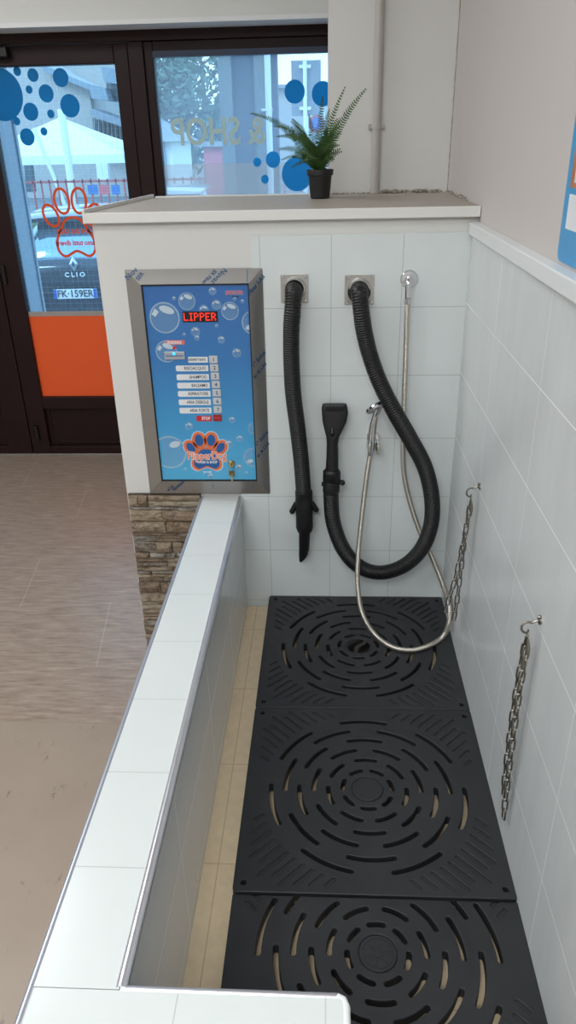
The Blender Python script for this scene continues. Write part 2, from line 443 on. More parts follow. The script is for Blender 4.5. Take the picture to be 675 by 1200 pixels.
# crumbled plaster strip where the shelf meets the wall
rb = MB()
for i in range(240):
    x = random.uniform(.01, XU - .005); y = 2.8 - abs(random.gauss(0, .007)) - .002
    if i > 170: x = XU - abs(random.gauss(0, .004)) - .003; y = random.uniform(2.35, 2.8)
    r = random.uniform(.0015, .0055) * (1.3 if .19 < x < .38 else .6)
    p = Vector((x, y, 1.535 + random.uniform(0, .010 if x > .15 else .004)))
    rb.rings([[p + Vector((r * math.cos(k * PI / 3 + h) * random.uniform(.7, 1.3), r * math.sin(k * PI / 3) * random.uniform(.7, 1.2), h * r)) for k in range(6)] for h in (-.5, .5)])
MT['rubble'] = plain('crumbled_plaster', srgb(158, 150, 138), 0.95, var=.35, vs=90)
o = rb.build('plaster_crumbs', 'rubble'); o.parent = ws; o['kind'] = 'stuff'
# vertical dark settlement seam in the wall corner
sm = MB(); prev = None
z = 1.54
while z < 2.88:
    w = random.uniform(.0004, .0018); sm.box(XU - w - .0015, XU + .001, 2.8 - .002 - w, 2.801, z, z + .012); z += .012
o = sm.build('corner_seam', 'rubble'); o.parent = ws

# ---- partition (service wall) with tile and stone cladding
wp = MB(); wp.hexa([(-.654, 2.189, 0), (XR + .018, 2.189, 0), (XR + .018, 2.8, 0), (-.602, 2.8, 0),
                    (-.654, 2.189, 1.51), (XR + .018, 2.189, 1.51), (XR + .018, 2.8, 1.51), (-.602, 2.8, 1.51)])
part = struct(wp.build('wall_middle', 'plaster_white'), 'white service partition carrying the blue wash control panel')
tc = MB(); tc.box(-.211, XR, YB, 2.1885, .68, 1.469); tc.box(-.275, XR, YB, 2.1885, .243, .68)
tc.build('tile_cladding', 'white_tile', part)
# stone cladding
st = MB(); st.mi = 1; st.box(-.648, -.4095, 2.176, 2.189, 0, .678); st.mi = 0
z = .676
while z > .0:
    h = random.choice((.010, .013, .016, .02, .026, .034, .042)); h = min(h, z)
    if h < .008: break
    x = -.649
    while x < -.413:
        w = random.choice((.035, .055, .08, .11, .15)) * random.uniform(.8, 1.2); x1 = min(x + w, -.4095)
        if x1 > -.43: x1 = -.4095
        d = random.uniform(.004, .020); nx, nz = 7, 3
        rows = []
        sub = 1 if (h < .026 or random.random() < .45) else 2
        for q in range(sub):
            za = z - h * (q + 1) / sub; zb = z - h * q / sub; rows = []
            for j_ in range(nz + 1):
                row_ = []
                for i_ in range(nx + 1):
                    px = x + .0012 + (x1 - x - .0024) * i_ / nx; pz = za + .001 + (zb - za - .002) * j_ / nz
                    e = min(i_, nx - i_, 1) * min(j_, nz - j_, 1)
                    nn = noise.noise(Vector((px * 30, pz * 45, 7)))
                    pz += .0022 * noise.noise(Vector((px * 22, z * 50, 3)))
                    row_.append(st.bm.verts.new((px, 2.176 - (d + .004 * nn if e else d * .45), pz)))
                rows.append(row_)
            for j_ in range(nz):
                for i_ in range(nx): st.face([rows[j_][i_], rows[j_][i_ + 1], rows[j_ + 1][i_ + 1], rows[j_ + 1][i_]])
            # sides back to the bed
            loop = rows[0] + [r_[-1] for r_ in rows[1:]] + rows[-1][-2::-1] + [r_[0] for r_ in rows[-2:0:-1]]
            back = [st.bm.verts.new((v_.co.x, 2.178, v_.co.z)) for v_ in loop]
            for i_ in range(len(loop)): st.face([loop[i_], back[i_], back[(i_ + 1) % len(loop)], loop[(i_ + 1) % len(loop)]])
        x = x1
    z -= h
st.build('stone_cladding', ['stone', 'mortar'], part)

# ---- shelf top
sh = thing('shelf', 'worn grey laminate shelf top with white edging on the service partition', 'shelf', (-.1, 2.45, 1.51))
s_ = MB(); s_.hexa([(-.664, 2.172, 1.511), (.4145, 2.172, 1.511), (.4145, 2.798, 1.511), (-.606, 2.798, 1.511),
                    (-.664, 2.172, 1.535), (.4145, 2.172, 1.535), (.4145, 2.798, 1.535), (-.606, 2.798, 1.535)])
s_.build('shelf_board', 'shelf_top', sh)
e = MB(); e.box(-.666, .413, 2.166, 2.1715, 1.5095, 1.5365); e.build('front_edging', 'shelf_edge', sh, bevel=.0012)
e = MB(); e.hexa([(-.672, 2.166, 1.5095), (-.6655, 2.166, 1.5095), (-.607, 2.81, 1.5095), (-.6135, 2.81, 1.5095),
                  (-.672, 2.166, 1.546), (-.6655, 2.166, 1.546), (-.607, 2.81, 1.546), (-.6135, 2.81, 1.546)])
e.build('side_edging', 'shelf_edge', sh)
e = MB(); e.box(-.60, .004, 2.7985, 2.812, 1.5095, 1.539); e.build('back_edging', 'shelf_edge', sh)

# ---- pipe on the wall behind the shelf
pp = thing('wall_pipe', 'painted vertical pipe clipped to the wall behind the shelf', 'pipe', (.163, 2.78, 1.536))
px_ = at_y(439, 222, 2.785).x; px2 = at_y(443, 0, 2.785)
MB().sweep([(px_, 2.785, 1.536), (px_ + .001, 2.785, 2.899)], .0145, 16).build('pipe', 'pipe', pp, smooth=True)
z = at_y(441, 148, 2.785).z
c_ = MB(); c_.sweep([(px_, 2.785, z - .008), (px_, 2.785, z + .008)], .0165, 16); c_.box(px_ - .026, px_ + .026, 2.782, 2.7995, z - .007, z + .007)
c_.build('pipe_clip', 'pipe', pp, bevel=.001)

# ------------------------------------------------------------------ shop front : doors and window
def frame_rect(mb, x0, x1, z0, z1, w, y0, y1, wb=None):
    wb = w if wb is None else wb
    mb.box(x0, x0 + w, y0, y1, z0, z1); mb.box(x1 - w, x1, y0, y1, z0, z1)
    mb.box(x0 + w, x1 - w, y0, y1, z1 - w, z1); mb.box(x0 + w, x1 - w, y0, y1, z0, z0 + wb)
gx0, gx1, gt = -1.692, -1.038, 2.062
# fixed frame around
tr = MB(); tr.box(-5, .01, 4.17, 4.30, 2.15, 2.2); tr.box(-.965, -.89, 4.175, 4.30, 0, 2.15)
struct(tr.build('trim_1', 'brown_frame', bevel=.003), 'dark brown fixed frame of the shop front')
struct(MB().box(-5, .01, 4.20, 4.34, -.06, .006).build('trim_2', 'alu'), 'metal door threshold')
# right leaf
d1 = MB()
d1.box(-1.80, gx0, 4.185, 4.255, .012, 2.146); d1.box(gx1, -.968, 4.185, 4.255, .012, 2.146)
d1.box(gx0, gx1, 4.185, 4.255, gt, 2.146); d1.box(gx0, gx1, 4.185, 4.255, .30, .372); d1.box(gx0, gx1, 4.185, 4.255, .012, .06)
door = struct(d1.build('door_1', 'brown_frame', bevel=.004), 'dark brown glazed door leaf with orange lower film')
MB().box(gx0, gx1, 4.215, 4.235, .055, .305).build('kick_panel', 'brown_frame', door)
kp = MB(); frame_rect(kp, gx0 + .015, gx1 - .015, .07, .295, .012, 4.208, 4.216); kp.build('panel_moulding', 'brown_frame', door, bevel=.002)
MB().box(gx0, gx1, 4.216, 4.224, .372, gt).build('door_glass', 'glass', door)
MB().box(gx0, gx1, 4.210, 4.2145, .372, .842).build('orange_film', 'orange', door)
MB().box(gx0, gx1, 4.209, 4.2145, .842, .868).build('grey_strip', 'grey_strip', door)
# wire grid in the safety glass
g_ = MB(); x = gx0 + .01
while x < gx1: g_.box(x, x + .0005, 4.2195, 4.2205, .87, gt); x += .030
z = .88
while z < gt: g_.box(gx0, gx1, 4.2195, 4.2205, z, z + .0005); z += .030
g_.build('wire_grid', 'alu', door)
# hinges
hg = MB(); hg.sweep([(-1.755, 4.175, .10), (-1.755, 4.175, .20)], .014, 12); hg.build('hinge', 'black_plastic', door, smooth=True)
hg = MB(); zc = at_y(5, 322, 4.18); hg.sweep([(zc.x, 4.178, zc.z - .05), (zc.x, 4.178, zc.z + .05)], .012, 12); hg.build('hinge', 'black_plastic', door, smooth=True)
cl = MB(); p_ = at_y(3, 62, 4.16); cl.box(p_.x - .12, p_.x + .03, 4.13, 4.183, p_.z - .02, p_.z + .022); cl.build('door_closer', 'black_plastic', door, bevel=.004)
# big and small blue dots on the door glass
dots = [(0, 105, 27), (20, 83.5, 4.7), (38.5, 88, 6.8), (34, 105, 4.2), (54, 109.5, 9.2), (71, 91, 9.5), (36, 131, 9.4), (59.5, 133.5, 4.5),
        (82, 124, 12), (19.5, 142, 4.4), (32, 160.5, 9.2), (51.5, 154, 4.4)]
for u, v_, r in dots:
    p = at_y(u, v_, 4.213); m_ = MB(); r2 = r * 3.72 / 871
    pts = [q_ for q_ in ell(p.x, min(p.z, gt - r2 - .004) if r > 20 else p.z, r2 * .96, r2 * 1.02, .01, 44) if q_[0] > gx0 + .001]
    if r > 20:
        k_ = max(range(len(pts)), key=lambda i: (Vector(pts[i]) - Vector(pts[i - 1])).length); pts = pts[k_:] + pts[:k_]
    disc(m_, pts, 4.2155 - .0002 * (len(dots) and dots.index((u, v_, r))) - .0005, .00015); m_.build('dot_sticker', 'dot_blue', door)

def paw_pad():
    half = [(0, .10), (.09, .085), (.17, .03), (.235, -.07), (.30, -.17), (.335, -.27), (.325, -.37), (.27, -.44), (.19, -.46), (.10, -.42), (0, -.385)]
    pts = half + [(-x, z) for x, z in half[-2:0:-1]]
    P = [Vector((x, 0, z)) for x, z in pts]; out = []
    n = len(P)
    for i in range(n):
        a, b, c_, d = P[i - 1], P[i], P[(i + 1) % n], P[(i + 2) % n]
        for k in range(4):
            t_ = k / 4
            q = .5 * ((2 * b) + (c_ - a) * t_ + (2 * a - 5 * b + 4 * c_ - d) * t_ ** 2 + (3 * b - a - 3 * c_ + d) * t_ ** 3)
            out.append((q.x, q.z))
    return out
TOES = [(-.375, .13, .115, .165, .55), (-.15, .33, .125, .175, .12), (.15, .33, .125, .175, -.12), (.375, .13, .115, .165, -.55)]
def toe(i, g=0): a = TOES[i]; return ell(a[0], a[1], a[2] + g, a[3] + g, a[4])
def xf(pts, o, sx, sz): return [(o[0] + x * sx, o[2] + z * sz) for x, z in pts]

# orange paw outline on the door
pc = at_y(86, 263, 4.213); PS = .31
pw = MB()
for i in range(4): ribbon(pw, xf(toe(i), pc, PS, PS * 1.14), .0135, 4.2155, .001)
ribbon(pw, xf(paw_pad(), pc, PS, PS * 1.14), .0135, 4.2152, .001)
pw.build('paw_sticker', 'orange_line', door)
text('CANI DA CANI', .032, (pc.x + .005, 4.2145, at_y(84, 271.5, 4.21).z), (-1, 0, 0), (0, 0, 1), 'orange_line', door, bold=.0012, sx=.95)
text('siamo tutti diversi', .036, (pc.x + .005, 4.2145, at_y(84, 285, 4.21).z), (-1, 0, 0), (0, 0, 1), 'orange_line', door, bold=.0012, sx=.9)

# left leaf, mostly outside the frame
d2 = MB(); d2.box(-2.58, -2.44, 4.185, 4.255, .012, 2.146); d2.box(-1.95, -1.805, 4.185, 4.255, .012, 2.146)
d2.box(-2.44, -1.95, 4.185, 4.255, 2.0, 2.146); d2.box(-2.44, -1.95, 4.185, 4.255, .30, .372); d2.box(-2.44, -1.95, 4.185, 4.255, .012, .06)
d2.box(-2.66, -2.585, 4.175, 4.3, 0, 2.15)
dl = struct(d2.build('door_2', 'brown_frame', bevel=.004), 'dark brown second door leaf at the left edge')
MB().box(-2.44, -1.95, 4.216, 4.224, .372, 2.0).build('door_glass', 'glass', dl)
MB().box(-2.44, -1.95, 4.215, 4.235, .055, .305).build('kick_panel', 'brown_frame', dl)
struct(MB().box(-5, -2.66, 4.15, 4.35, 0, 2.2).build('wall_shopfront', 'plaster_white'))
# window
w1 = MB(); frame_rect(w1, -.89, .26, .70, 2.15, .045, 4.19, 4.25)
w1.box(-.845, .22, 4.185, 4.26, 2.085, 2.107)
win = struct(w1.build('window_1', 'brown_frame', bevel=.003), 'shop window with blue dots and reversed lettering')
MB().box(-.845, .22, 4.216, 4.224, .745, 2.10).build('window_glass', 'window_glass', win)
MB().box(-.845, .22, 4.176, 4.186, 2.082, 2.107).build('glare_strip', 'dark_panel', win)  # grey-blue bar put in for the glare along the window top
MB().box(-.89, .26, 4.18, 4.27, 0, .70).build('window_panel', 'brown_frame', win)
MB().box(-.845, .22, 4.2135, 4.2145, .75, at_y(280, 191, 4.214).z).build('pale_band', 'pale_band', win)  # pale see-through sheet over the lower part of the pane
for u, v_, r, m__ in [(345.3, 107.5, 12.2, 'dot_blue'), (378, 110, 13, 'dot_blue'), (320, 187, 9, 'dot_cyan'), (301.5, 190, 5.0, 'dot_cyan'), (310.5, 210, 4.8, 'dot_cyan'), (348, 204, 19, 'dot_cyan')]:
    p = at_y(u, v_, 4.213); r2 = r * 3.74 / 871; m_ = MB(); disc(m_, ell(p.x, p.z, r2 * .96, r2), 4.2125, .001)
    m_.build('dot_sticker', m__, win)
pa = at_y(198, 158, 4.21); pb = at_y(314, 153, 4.21)
text('& SHOP', .172, ((pa.x + pb.x) / 2, 4.2115, (pa.z + pb.z) / 2), (-1, 0, 0), (0, 0, 1), 'grey_film', win, bold=.0035, sx=(pb.x - pa.x) / .62)

# ------------------------------------------------------------------ wash tub
zl = .669; zf = .243
tub = thing('dog_wash_tub', 'raised white and grey tiled dog wash tub along the right wall', 'tub', (0, 1.4, 0))
XI = -.275; XO = -.408
a = MB(); a.box(XO + .004, XI, .30, YB - .001, 0, .661); a.box(XO + .004, .030, .30, .606, 0, .661)
a.build('tub_wall', 'tub_tile', tub)
a = MB(); a.box(XO + .006, XI - .006, .606, YB - .003, .661, zl); a.build('coping', 'coping', tub)
a = MB(); a.box(XO + .006, .024, .30, .6045, .661, zl); a.build('coping', 'coping_near', tub)
a = MB(); a.box(XI, XR - .001, .1, YB - .001, .0, zf); a.build('tub_floor', 'beige_tile', tub)
def trim(pts, r, m, nm='edge_trim'):
    k = MB(); k.sweep(pts, r, 12); return k.build(nm, m, tub, smooth=True)
trim([(XI - .004, .608, .6640), (XI - .004, YB - .003, .6640)], .0090, 'alu')
trim([(XO + .004, .30, .6645), (XO + .004, YB - .003, .6645)], .0062, 'alu_blue')
trim([(XI - .004, .608, .6640), (.016, .608, .6640)], .0060, 'alu')
tt = [(.016, .608, .664), (.0245, .6045, .664), (.028, .596, .664), (.028, .30, .664)]
trim(tt, .0060, 'rail')
MB().box(.0225, .0335, .30, .6, .1, .662).build('corner_profile', 'rail', tub, bevel=.002)
a = MB(); a.box(XI - .001, XI + .0006, .62, YB - .005, .652, .6580); a.build('sealant_gap', 'black_rubber', tub)

# ------------------------------------------------------------------ drain mats
def slot(cx, cy, r, a0, span, w, n=12):
    pts = []; ro, ri = r + w / 2, r - w / 2; hw = span / 2
    for k in range(n + 1):
        a = a0 - hw + span * k / n; pts.append((cx + ro * math.cos(a), cy + ro * math.sin(a)))
    e = a0 + hw; ec = (cx + r * math.cos(e), cy + r * math.sin(e))
    for k in range(1, 6):
        b = e + PI * k / 6; pts.append((ec[0] + w / 2 * math.cos(b), ec[1] + w / 2 * math.sin(b)))
    for k in range(n + 1):
        a = e - span * k / n; pts.append((cx + ri * math.cos(a), cy + ri * math.sin(a)))
    s0 = a0 - hw; ec = (cx + r * math.cos(s0), cy + r * math.sin(s0))
    for k in range(1, 6):
        b = s0 + PI + PI * k / 6; pts.append((ec[0] + w / 2 * math.cos(b), ec[1] + w / 2 * math.sin(b)))
    return pts
def capsule(p, q, w):
    p = Vector(p); q = Vector(q); d = (q - p).normalized(); a0 = math.atan2(d.y, d.x); pts = []
    for k in range(7): b = a0 - PI / 2 + PI * k / 6; pts.append((q.x + w / 2 * math.cos(b), q.y + w / 2 * math.sin(b)))
    for k in range(7): b = a0 + PI / 2 + PI * k / 6; pts.append((p.x + w / 2 * math.cos(b), p.y + w / 2 * math.sin(b)))
    return pts
def layer(polys, z0, z1, bev):
    cu = bpy.data.curves.new('tmp', 'CURVE'); cu.dimensions = '2D'; cu.fill_mode = 'BOTH'
    for P in polys:
        s = cu.splines.new('POLY'); s.points.add(len(P) - 1)
        for i, p in enumerate(P): s.points[i].co = (p[0], p[1], 0, 1)
        s.use_cyclic_u = True
    cu.extrude = (z1 - z0) / 2 - bev; cu.bevel_depth = bev; cu.bevel_resolution = 1; cu.offset = -bev
    ob = bpy.data.objects.new('tmp', cu); C.objects.link(ob); bpy.context.view_layer.update()
    me = bpy.data.meshes.new_from_object(ob.evaluated_get(bpy.context.evaluated_depsgraph_get()))
    bpy.data.objects.remove(ob); bpy.data.curves.remove(cu)
    me.transform(Matrix.Translation((0, 0, (z0 + z1) / 2)))
    return me
def roundrect(hx, hy, r):
    pts = []
    for cx, cy, a0 in ((hx - r, hy - r, 0), (-hx + r, hy - r, PI / 2), (-hx + r, -hy + r, PI), (hx - r, -hy + r, 1.5 * PI)):
        for k in range(6): a = a0 + PI / 2 * k / 5; pts.append((cx + r * math.cos(a), cy + r * math.sin(a)))
    return pts
HX, HY = .298, .2845
slots = []
for ring, r in enumerate((.0600, .0950, .1300, .1650, .1995, .2340)):
    base = -PI / 2 if ring % 2 == 0 else PI / 2
    if ring == 1: base = PI / 2
    for k in range(7):
        slots.append(slot(0, 0, r, base + 2 * PI * k / 7, math.radians(29 if ring else 27), .0110, 12 if ring > 1 else 8))
holes = [ell(sx * (HX - .022), sy * (HY - .022), .0065, .0065, 0, 14) for sx in (-1, 1) for sy in (-1, 1)]
grooves = []
for sx in (-1, 1):
    for sy in (-1, 1):
        for k in range(-5, 6):
            t_ = k * .0235
            d = Vector((sx, sy)) / math.sqrt(2); n_ = Vector((-d.y, d.x))
            r0 = math.sqrt(max(.252 ** 2 - t_ * t_, 0)) + .012
            r1 = (HY + .002) * math.sqrt(2) - abs(t_) - .030 - (.028 if abs(k) < 2 else 0)
            if r1 - r0 > .02:
                grooves.append(capsule(n_ * t_ + d * r0, n_ * t_ + d * r1, .0092))
cring_o, cring_i = ell(0, 0, .0385, .0385, 0, 40), ell(0, 0, .0365, .0365, 0, 40)
TH = .026
outer = roundrect(HX, HY, .010)
me1 = layer([outer] + slots + holes, 0, TH - .0030, 0)
me2 = layer([outer] + slots + holes + grooves + [cring_o, cring_i], TH - .0030, TH, .0014)
bm = bmesh.new(); bm.from_mesh(me1); bm.from_mesh(me2)
mat_me = bpy.data.meshes.new('mat_plate'); bm.to_mesh(mat_me); mat_me.materials.clear(); mat_me.materials.append(MT['mat'])
for p in mat_me.polygons: p.material_index = 0
bm.free()
def feet():
    m = MB()
    for sx in (-.27, 0, .27):
        for sy in (-.255, .255): m.lathe([(.012, -.0235), (.014, .001)], (sx, sy, 0), seg=12)
    return m
def make_mat(name, label, x, y, ztop, rot=0, cut=None):
    t_ = thing(name, label, 'mat', (x, y, zf), 'drain mats in the tub', local=True); t_.rotation_euler = (0, 0, rot)
    me = mat_me
    if cut is not None:
        b = bmesh.new(); b.from_mesh(mat_me)
        r = bmesh.ops.bisect_plane(b, geom=b.verts[:] + b.edges[:] + b.faces[:], plane_co=(0, cut, 0), plane_no=(0, 1, 0), clear_inner=cut < 0, clear_outer=cut > 0)
        ce = [g for g in r['geom_cut'] if isinstance(g, bmesh.types.BMEdge)]
        bmesh.ops.triangle_fill(b, edges=ce, use_beauty=True)
        me = bpy.data.meshes.new('mat_plate_cut'); b.to_mesh(me); b.free(); me.materials.append(MT['mat'])
    o = bpy.data.objects.new('mat_plate', me); C.objects.link(o); o.parent = t_; o.location = (0, 0, ztop - TH - zf)
    h = ztop - TH - zf
    for sx in (-.27, 0, .27):
        for sy in (-.255, .255):
            if cut is not None and ((sy > cut > 0) or (sy < cut < 0)): sy = cut - .03 if cut > 0 else cut + .03
            m = MB(); m.lathe([(.013, 0), (.015, h)], (sx, sy, 0), seg=12)
            fo = m.build('foot', 'mat'); fo.parent = t_
    return t_
mA = make_mat('drain_mat', 'far black slotted rubber mat against the back wall, under the steel hose loop', .102, 1.8935, .290)
make_mat('drain_mat', 'whole middle black slotted rubber mat between two others', .102, 1.3225, .290)
mC = make_mat('drain_mat', 'nearest black slotted rubber mat, partly behind the white tub end', .103, .918, .284, rot=PI, cut=-.1165)

MT['wet_rubber'] = plain('wet_black_rubber', srgb(10, 10, 11), 0.12)
m = MB(); m.lathe([(.0355, 0), (.0355, .0004), (.034, .0007)], (0, 0, .290 - zf - .0002), seg=32); o = m.build('centre_disc', 'wet_rubber'); o.parent = mA; tag(o, 'wet shiny centre disc')
m = MB(); zc = .284 - zf - .0004
for r in (.009, .030): m.rings([[Vector(((r + dr) * math.cos(2 * PI * k / 32), (r + dr) * math.sin(2 * PI * k / 32), zc + dz)) for k in range(32)] for dr, dz in ((-.001, 0), (-.0006, .0012), (.0006, .0012), (.001, 0))], cap=False)
for k in range(6):
    a = k * PI / 3 + .3; c_, s_n = math.cos(a), math.sin(a)
    m.prism([(.012 * c_ - .002 * s_n, .012 * s_n + .002 * c_, zc), (.012 * c_ + .002 * s_n, .012 * s_n - .002 * c_, zc), (.026 * c_ + .004 * s_n, .026 * s_n - .004 * c_, zc), (.026 * c_ - .001 * s_n, .026 * s_n + .001 * c_, zc)], (0, 0, .0012))
o = m.build('centre_emblem', 'mat'); o.parent = mC
# ------------------------------------------------------------------ suction hoses
def hose(pts, r, pitch, amp, name, mat, parent, seg=20, ppr=5):
    P = catmull(pts, pitch / ppr)
    prof = [1, 1, .55, 0, .45] if ppr == 5 else [1, .6, 0, .6]
    return MB_sweep(P, lambda i: r - amp * (1 - prof[i % ppr]), seg, name, mat, parent)
def MB_sweep(P, rad, seg, name, mat, parent):
    m = MB(); m.sweep(P, rad, seg); return m.build(name, mat, parent, smooth=True, angle=0)
def plate(u0, v0, u1, v1, parent, flange=False):
    p = at_y(u0, v0, 2.176); q = at_y(u1, v1, 2.176)
    x0, x1, z1, z0 = p.x, q.x, p.z, q.z
    m = MB(); m.box(x0, x1, 2.1765, YB, z0, z1); pl = m.build('mounting_plate', 'steel', parent, bevel=.001)
    cx, cz = (x0 + x1) / 2, (z0 + z1) / 2
    m = MB(); m.lathe([(.033, 0), (.033, -.006), (.030, -.014), (.0265, -.014), (.0265, 0)], (cx, 2.1765, cz), (0, 1, 0), 32); m.build('collar', 'steel', parent, smooth=True)
    for sx in (x0 + .007, x1 - .007):
        for sz in (z0 + .007, z1 - .007):
            m = MB(); m.lathe([(.0048, 0), (.0046, -.0025), (.003, -.004), (.0012, -.004), (.0012, -.0028)], (sx, 2.1765, sz), (0, 1, 0), 12); m.build('screw', 'chrome', parent, smooth=True)
    return cx, cz
# hose 1: straight down with a crevice nozzle
h1 = thing('vacuum_hose', 'straight black corrugated hose with narrow crevice nozzle, left of the two', 'hose', (-.04, 2.13, .6), 'black suction hoses')
cx, cz = plate(328.5, 321.5, 361.5, 355, h1)
A = [(344.5, 340, 2.178), (344.5, 341, 2.15), (344, 345, 2.128), (343, 362, 2.114), (341.5, 385, 2.113), (341.5, 420, 2.11), (343.5, 460, 2.112), (348.5, 500, 2.118), (353, 540, 2.122), (356, 580, 2.125)]
A = [at_y(*a) for a in A]
hose(A, .0245, .0066, .0028, 'hose_tube', 'black_hose', h1)
e0 = at_y(356, 575, 2.125); e1 = at_y(357, 622, 2.127); d = (e1 - e0); L = d.length
m = MB(); m.lathe([(.0245, 0), (.0275, .002), (.0275, .018), (.0265, .022), (.0275, .026), (.0275, L * .78), (.028, L * .82), (.028, L * .9), (.024, L), (.018, L + .001)], e0, d, 28)
m.build('hose_cuff', 'black_plastic', h1, smooth=True)
for s__, (u, v_) in ((-1, (342, 600)), (1, (371, 598))):
    q = at_y(u, v_, 2.127); c0 = e0 + d * .38; c0 = c0 + Vector((s__ * .024, 0, 0))
    m = MB(); m.sweep([c0 + Vector((0, 0, .012)), c0.lerp(q, .5) + Vector((0, 0, .006)), q, q + Vector((s__ * .003, 0, -.006))], [.008, .009, .009, .003], 12)
    m.build('cuff_wing', 'black_plastic', h1, smooth=True)
n0 = at_y(357, 620, 2.127); n1 = at_y(356, 657, 2.135); dn = (n1 - n0)
m = MB(); 
R_ = []
for t_, rx, ry, ox in ((0, .0185, .0185, 0), (.35, .0180, .0170, 0), (.62, .0170, .014, 0), (.8, .0150, .012, -.002), (.95, .0115, .009, -.004), (1.0, .0080, .006, -.005)):
    c_ = n0 + dn * t_; R_.append([c_ + Vector((rx * math.cos(2 * PI * k / 20) + ox, ry * math.sin(2 * PI * k / 20), (0.006 * math.cos(2 * PI * k / 20) if t_ > .9 else 0))) for k in range(20)])
m.rings(R_); m.build('crevice_nozzle', 'black_plastic', h1, smooth=True)

# hose 2: long loop with a flat dryer nozzle
h2 = thing('vacuum_hose', 'long black corrugated hose looping back up to a flared flat nozzle', 'hose', (.05, 2.13, .4), 'black suction hoses')
plate(404, 322, 438, 357, h2)
A = [(421, 341, 2.178), (421, 342, 2.148), (421.5, 346, 2.126), (423.5, 366, 2.113), (427, 390, 2.113), (434, 418, 2.112), (445, 448, 2.09), (461, 480, 2.075), (481, 515, 2.085), (498, 548, 2.10), (506, 583, 2.10),
     (505, 615, 2.10), (494, 643, 2.10), (473, 663, 2.10), (446, 671, 2.10), (421, 664, 2.10), (402, 643, 2.105), (390.5, 612, 2.11), (388, 585, 2.115), (388, 568, 2.118)]
A = [at_y(*a) for a in A]
hose(A, .0245, .0066, .0026, 'hose_tube', 'black_hose', h2)
m = MB(); m.lathe([(.026, -.012), (.0325, -.010), (.0325, .001), (.029, .004)], at_y(421, 342, 2.165), (0, -1, .15), 28); m.build('hose_flange', 'black_plastic', h2, smooth=True)
e0 = at_y(388, 577, 2.116); e1 = at_y(389, 550, 2.12); d = e1 - e0; L = d.length
m = MB(); m.lathe([(.0235, 0), (.0265, .003), (.0265, L * .45), (.0255, L * .5), (.0275, L * .55), (.0275, L * .9), (.022, L), (.018, L)], e0, d, 28); m.build('hose_cuff', 'black_plastic', h2, smooth=True)
for s__, (u, v_) in ((-1, (379, 568)), (1, (402, 566))):
    q = at_y(u, v_, 2.115); c0 = e0 + d * .45 + Vector((s__ * .02, 0, 0))
    m = MB(); m.sweep([c0, c0.lerp(q, .5) + Vector((0, 0, .002)), q, q + Vector((s__ * .006, 0, 0))], [.006, .007, .0095, .004], 12)
    m.build('cuff_wing', 'black_plastic', h2, smooth=True)
# neck + head
ctr = [(389, 552, .020, .019, 2.122), (389.5, 535, .0185, .018, 2.128), (389.5, 520, .0175, .017, 2.132), (390, 512, .020, .017, 2.134), (391, 503, .028, .016, 2.137),
       (392, 494, .0365, .015, 2.140), (392.5, 484, .0395, .014, 2.143), (392, 477, .0385, .013, 2.145), (392, 473.5, .036, .010, 2.146)]
R_ = []
for u, v_, rx, ry, Y in ctr:
    c_ = at_y(u, v_, Y); ring = []
    for k in range(28):
        a = 2 * PI * k / 28; ca, sa = math.cos(a), math.sin(a); pw_ = .55 if rx > .022 else 1
        ring.append(c_ + Vector((rx * math.copysign(abs(ca) ** pw_, ca), ry * math.copysign(abs(sa) ** pw_, sa), 0)))
    R_.append(ring)
m = MB(); m.rings(R_); hd = m.build('nozzle_head', 'black_plastic', h2, smooth=True, angle=60)
a_, b_ = at_y(381, 476, 2.128), at_y(403, 481, 2.128)
m = MB(); m.box(a_.x, b_.x, 2.1285, 2.134, b_.z - .004, a_.z); m.build('air_outlet', 'black_rubber', hd, bevel=.002)
p = at_y(389.5, 507, 2.12); m = MB(); m.sweep([p + Vector((0, .004, -.014)), p + Vector((0, -.002, 0)), p + Vector((0, .004, .014))], [.005, .007, .005], 12); m.build('slide_switch', 'black_hose', hd, smooth=True)
m = MB(); p = at_y(389.5, 530, 2.15); m.box(p.x - .014, p.x + .014, 2.14, YB, p.z - .02, p.z + .02); m.build('wall_clip', 'black_plastic', h2, bevel=.003)

# ------------------------------------------------------------------ shower hose, outlet and hand shower
so = thing('shower_outlet', 'round chrome wall outlet with elbow above the steel shower hose', 'outlet', tuple(at_y(479.5, 327, YB)))
p = at_y(479.5, 327, YB)
m = MB(); m.lathe([(.0250, 0), (.0250, .003), (.022, .007), (.010, .009)], p, (0, -1, 0), 36); m.build('wall_flange', 'chrome', so, smooth=True)
q = at_y(479, 328, 2.145); q2 = at_y(478, 350, 2.14)
m = MB(); m.sweep(catmull([p + Vector((0, -.006, 0)), p + Vector((0, -.022, -.002)), q + Vector((0, 0, -.008)), q2], .003), .0092, 16); m.build('elbow', 'chrome', so, smooth=True)
m = MB(); m.lathe([(.0085, 0), (.0105, .002), (.0105, .016), (.008, .018)], q2 + Vector((0, 0, .002)), (0, 0, -1), 8); m.build('hose_nut', 'chrome', so)
hs = thing('hand_shower', 'chrome hand shower on flexible steel hose looping onto the far mat', 'shower', tuple(at_y(437, 515, 2.15)))
q3 = q2 + Vector((0, 0, -.010))
zt = .290 + .0086
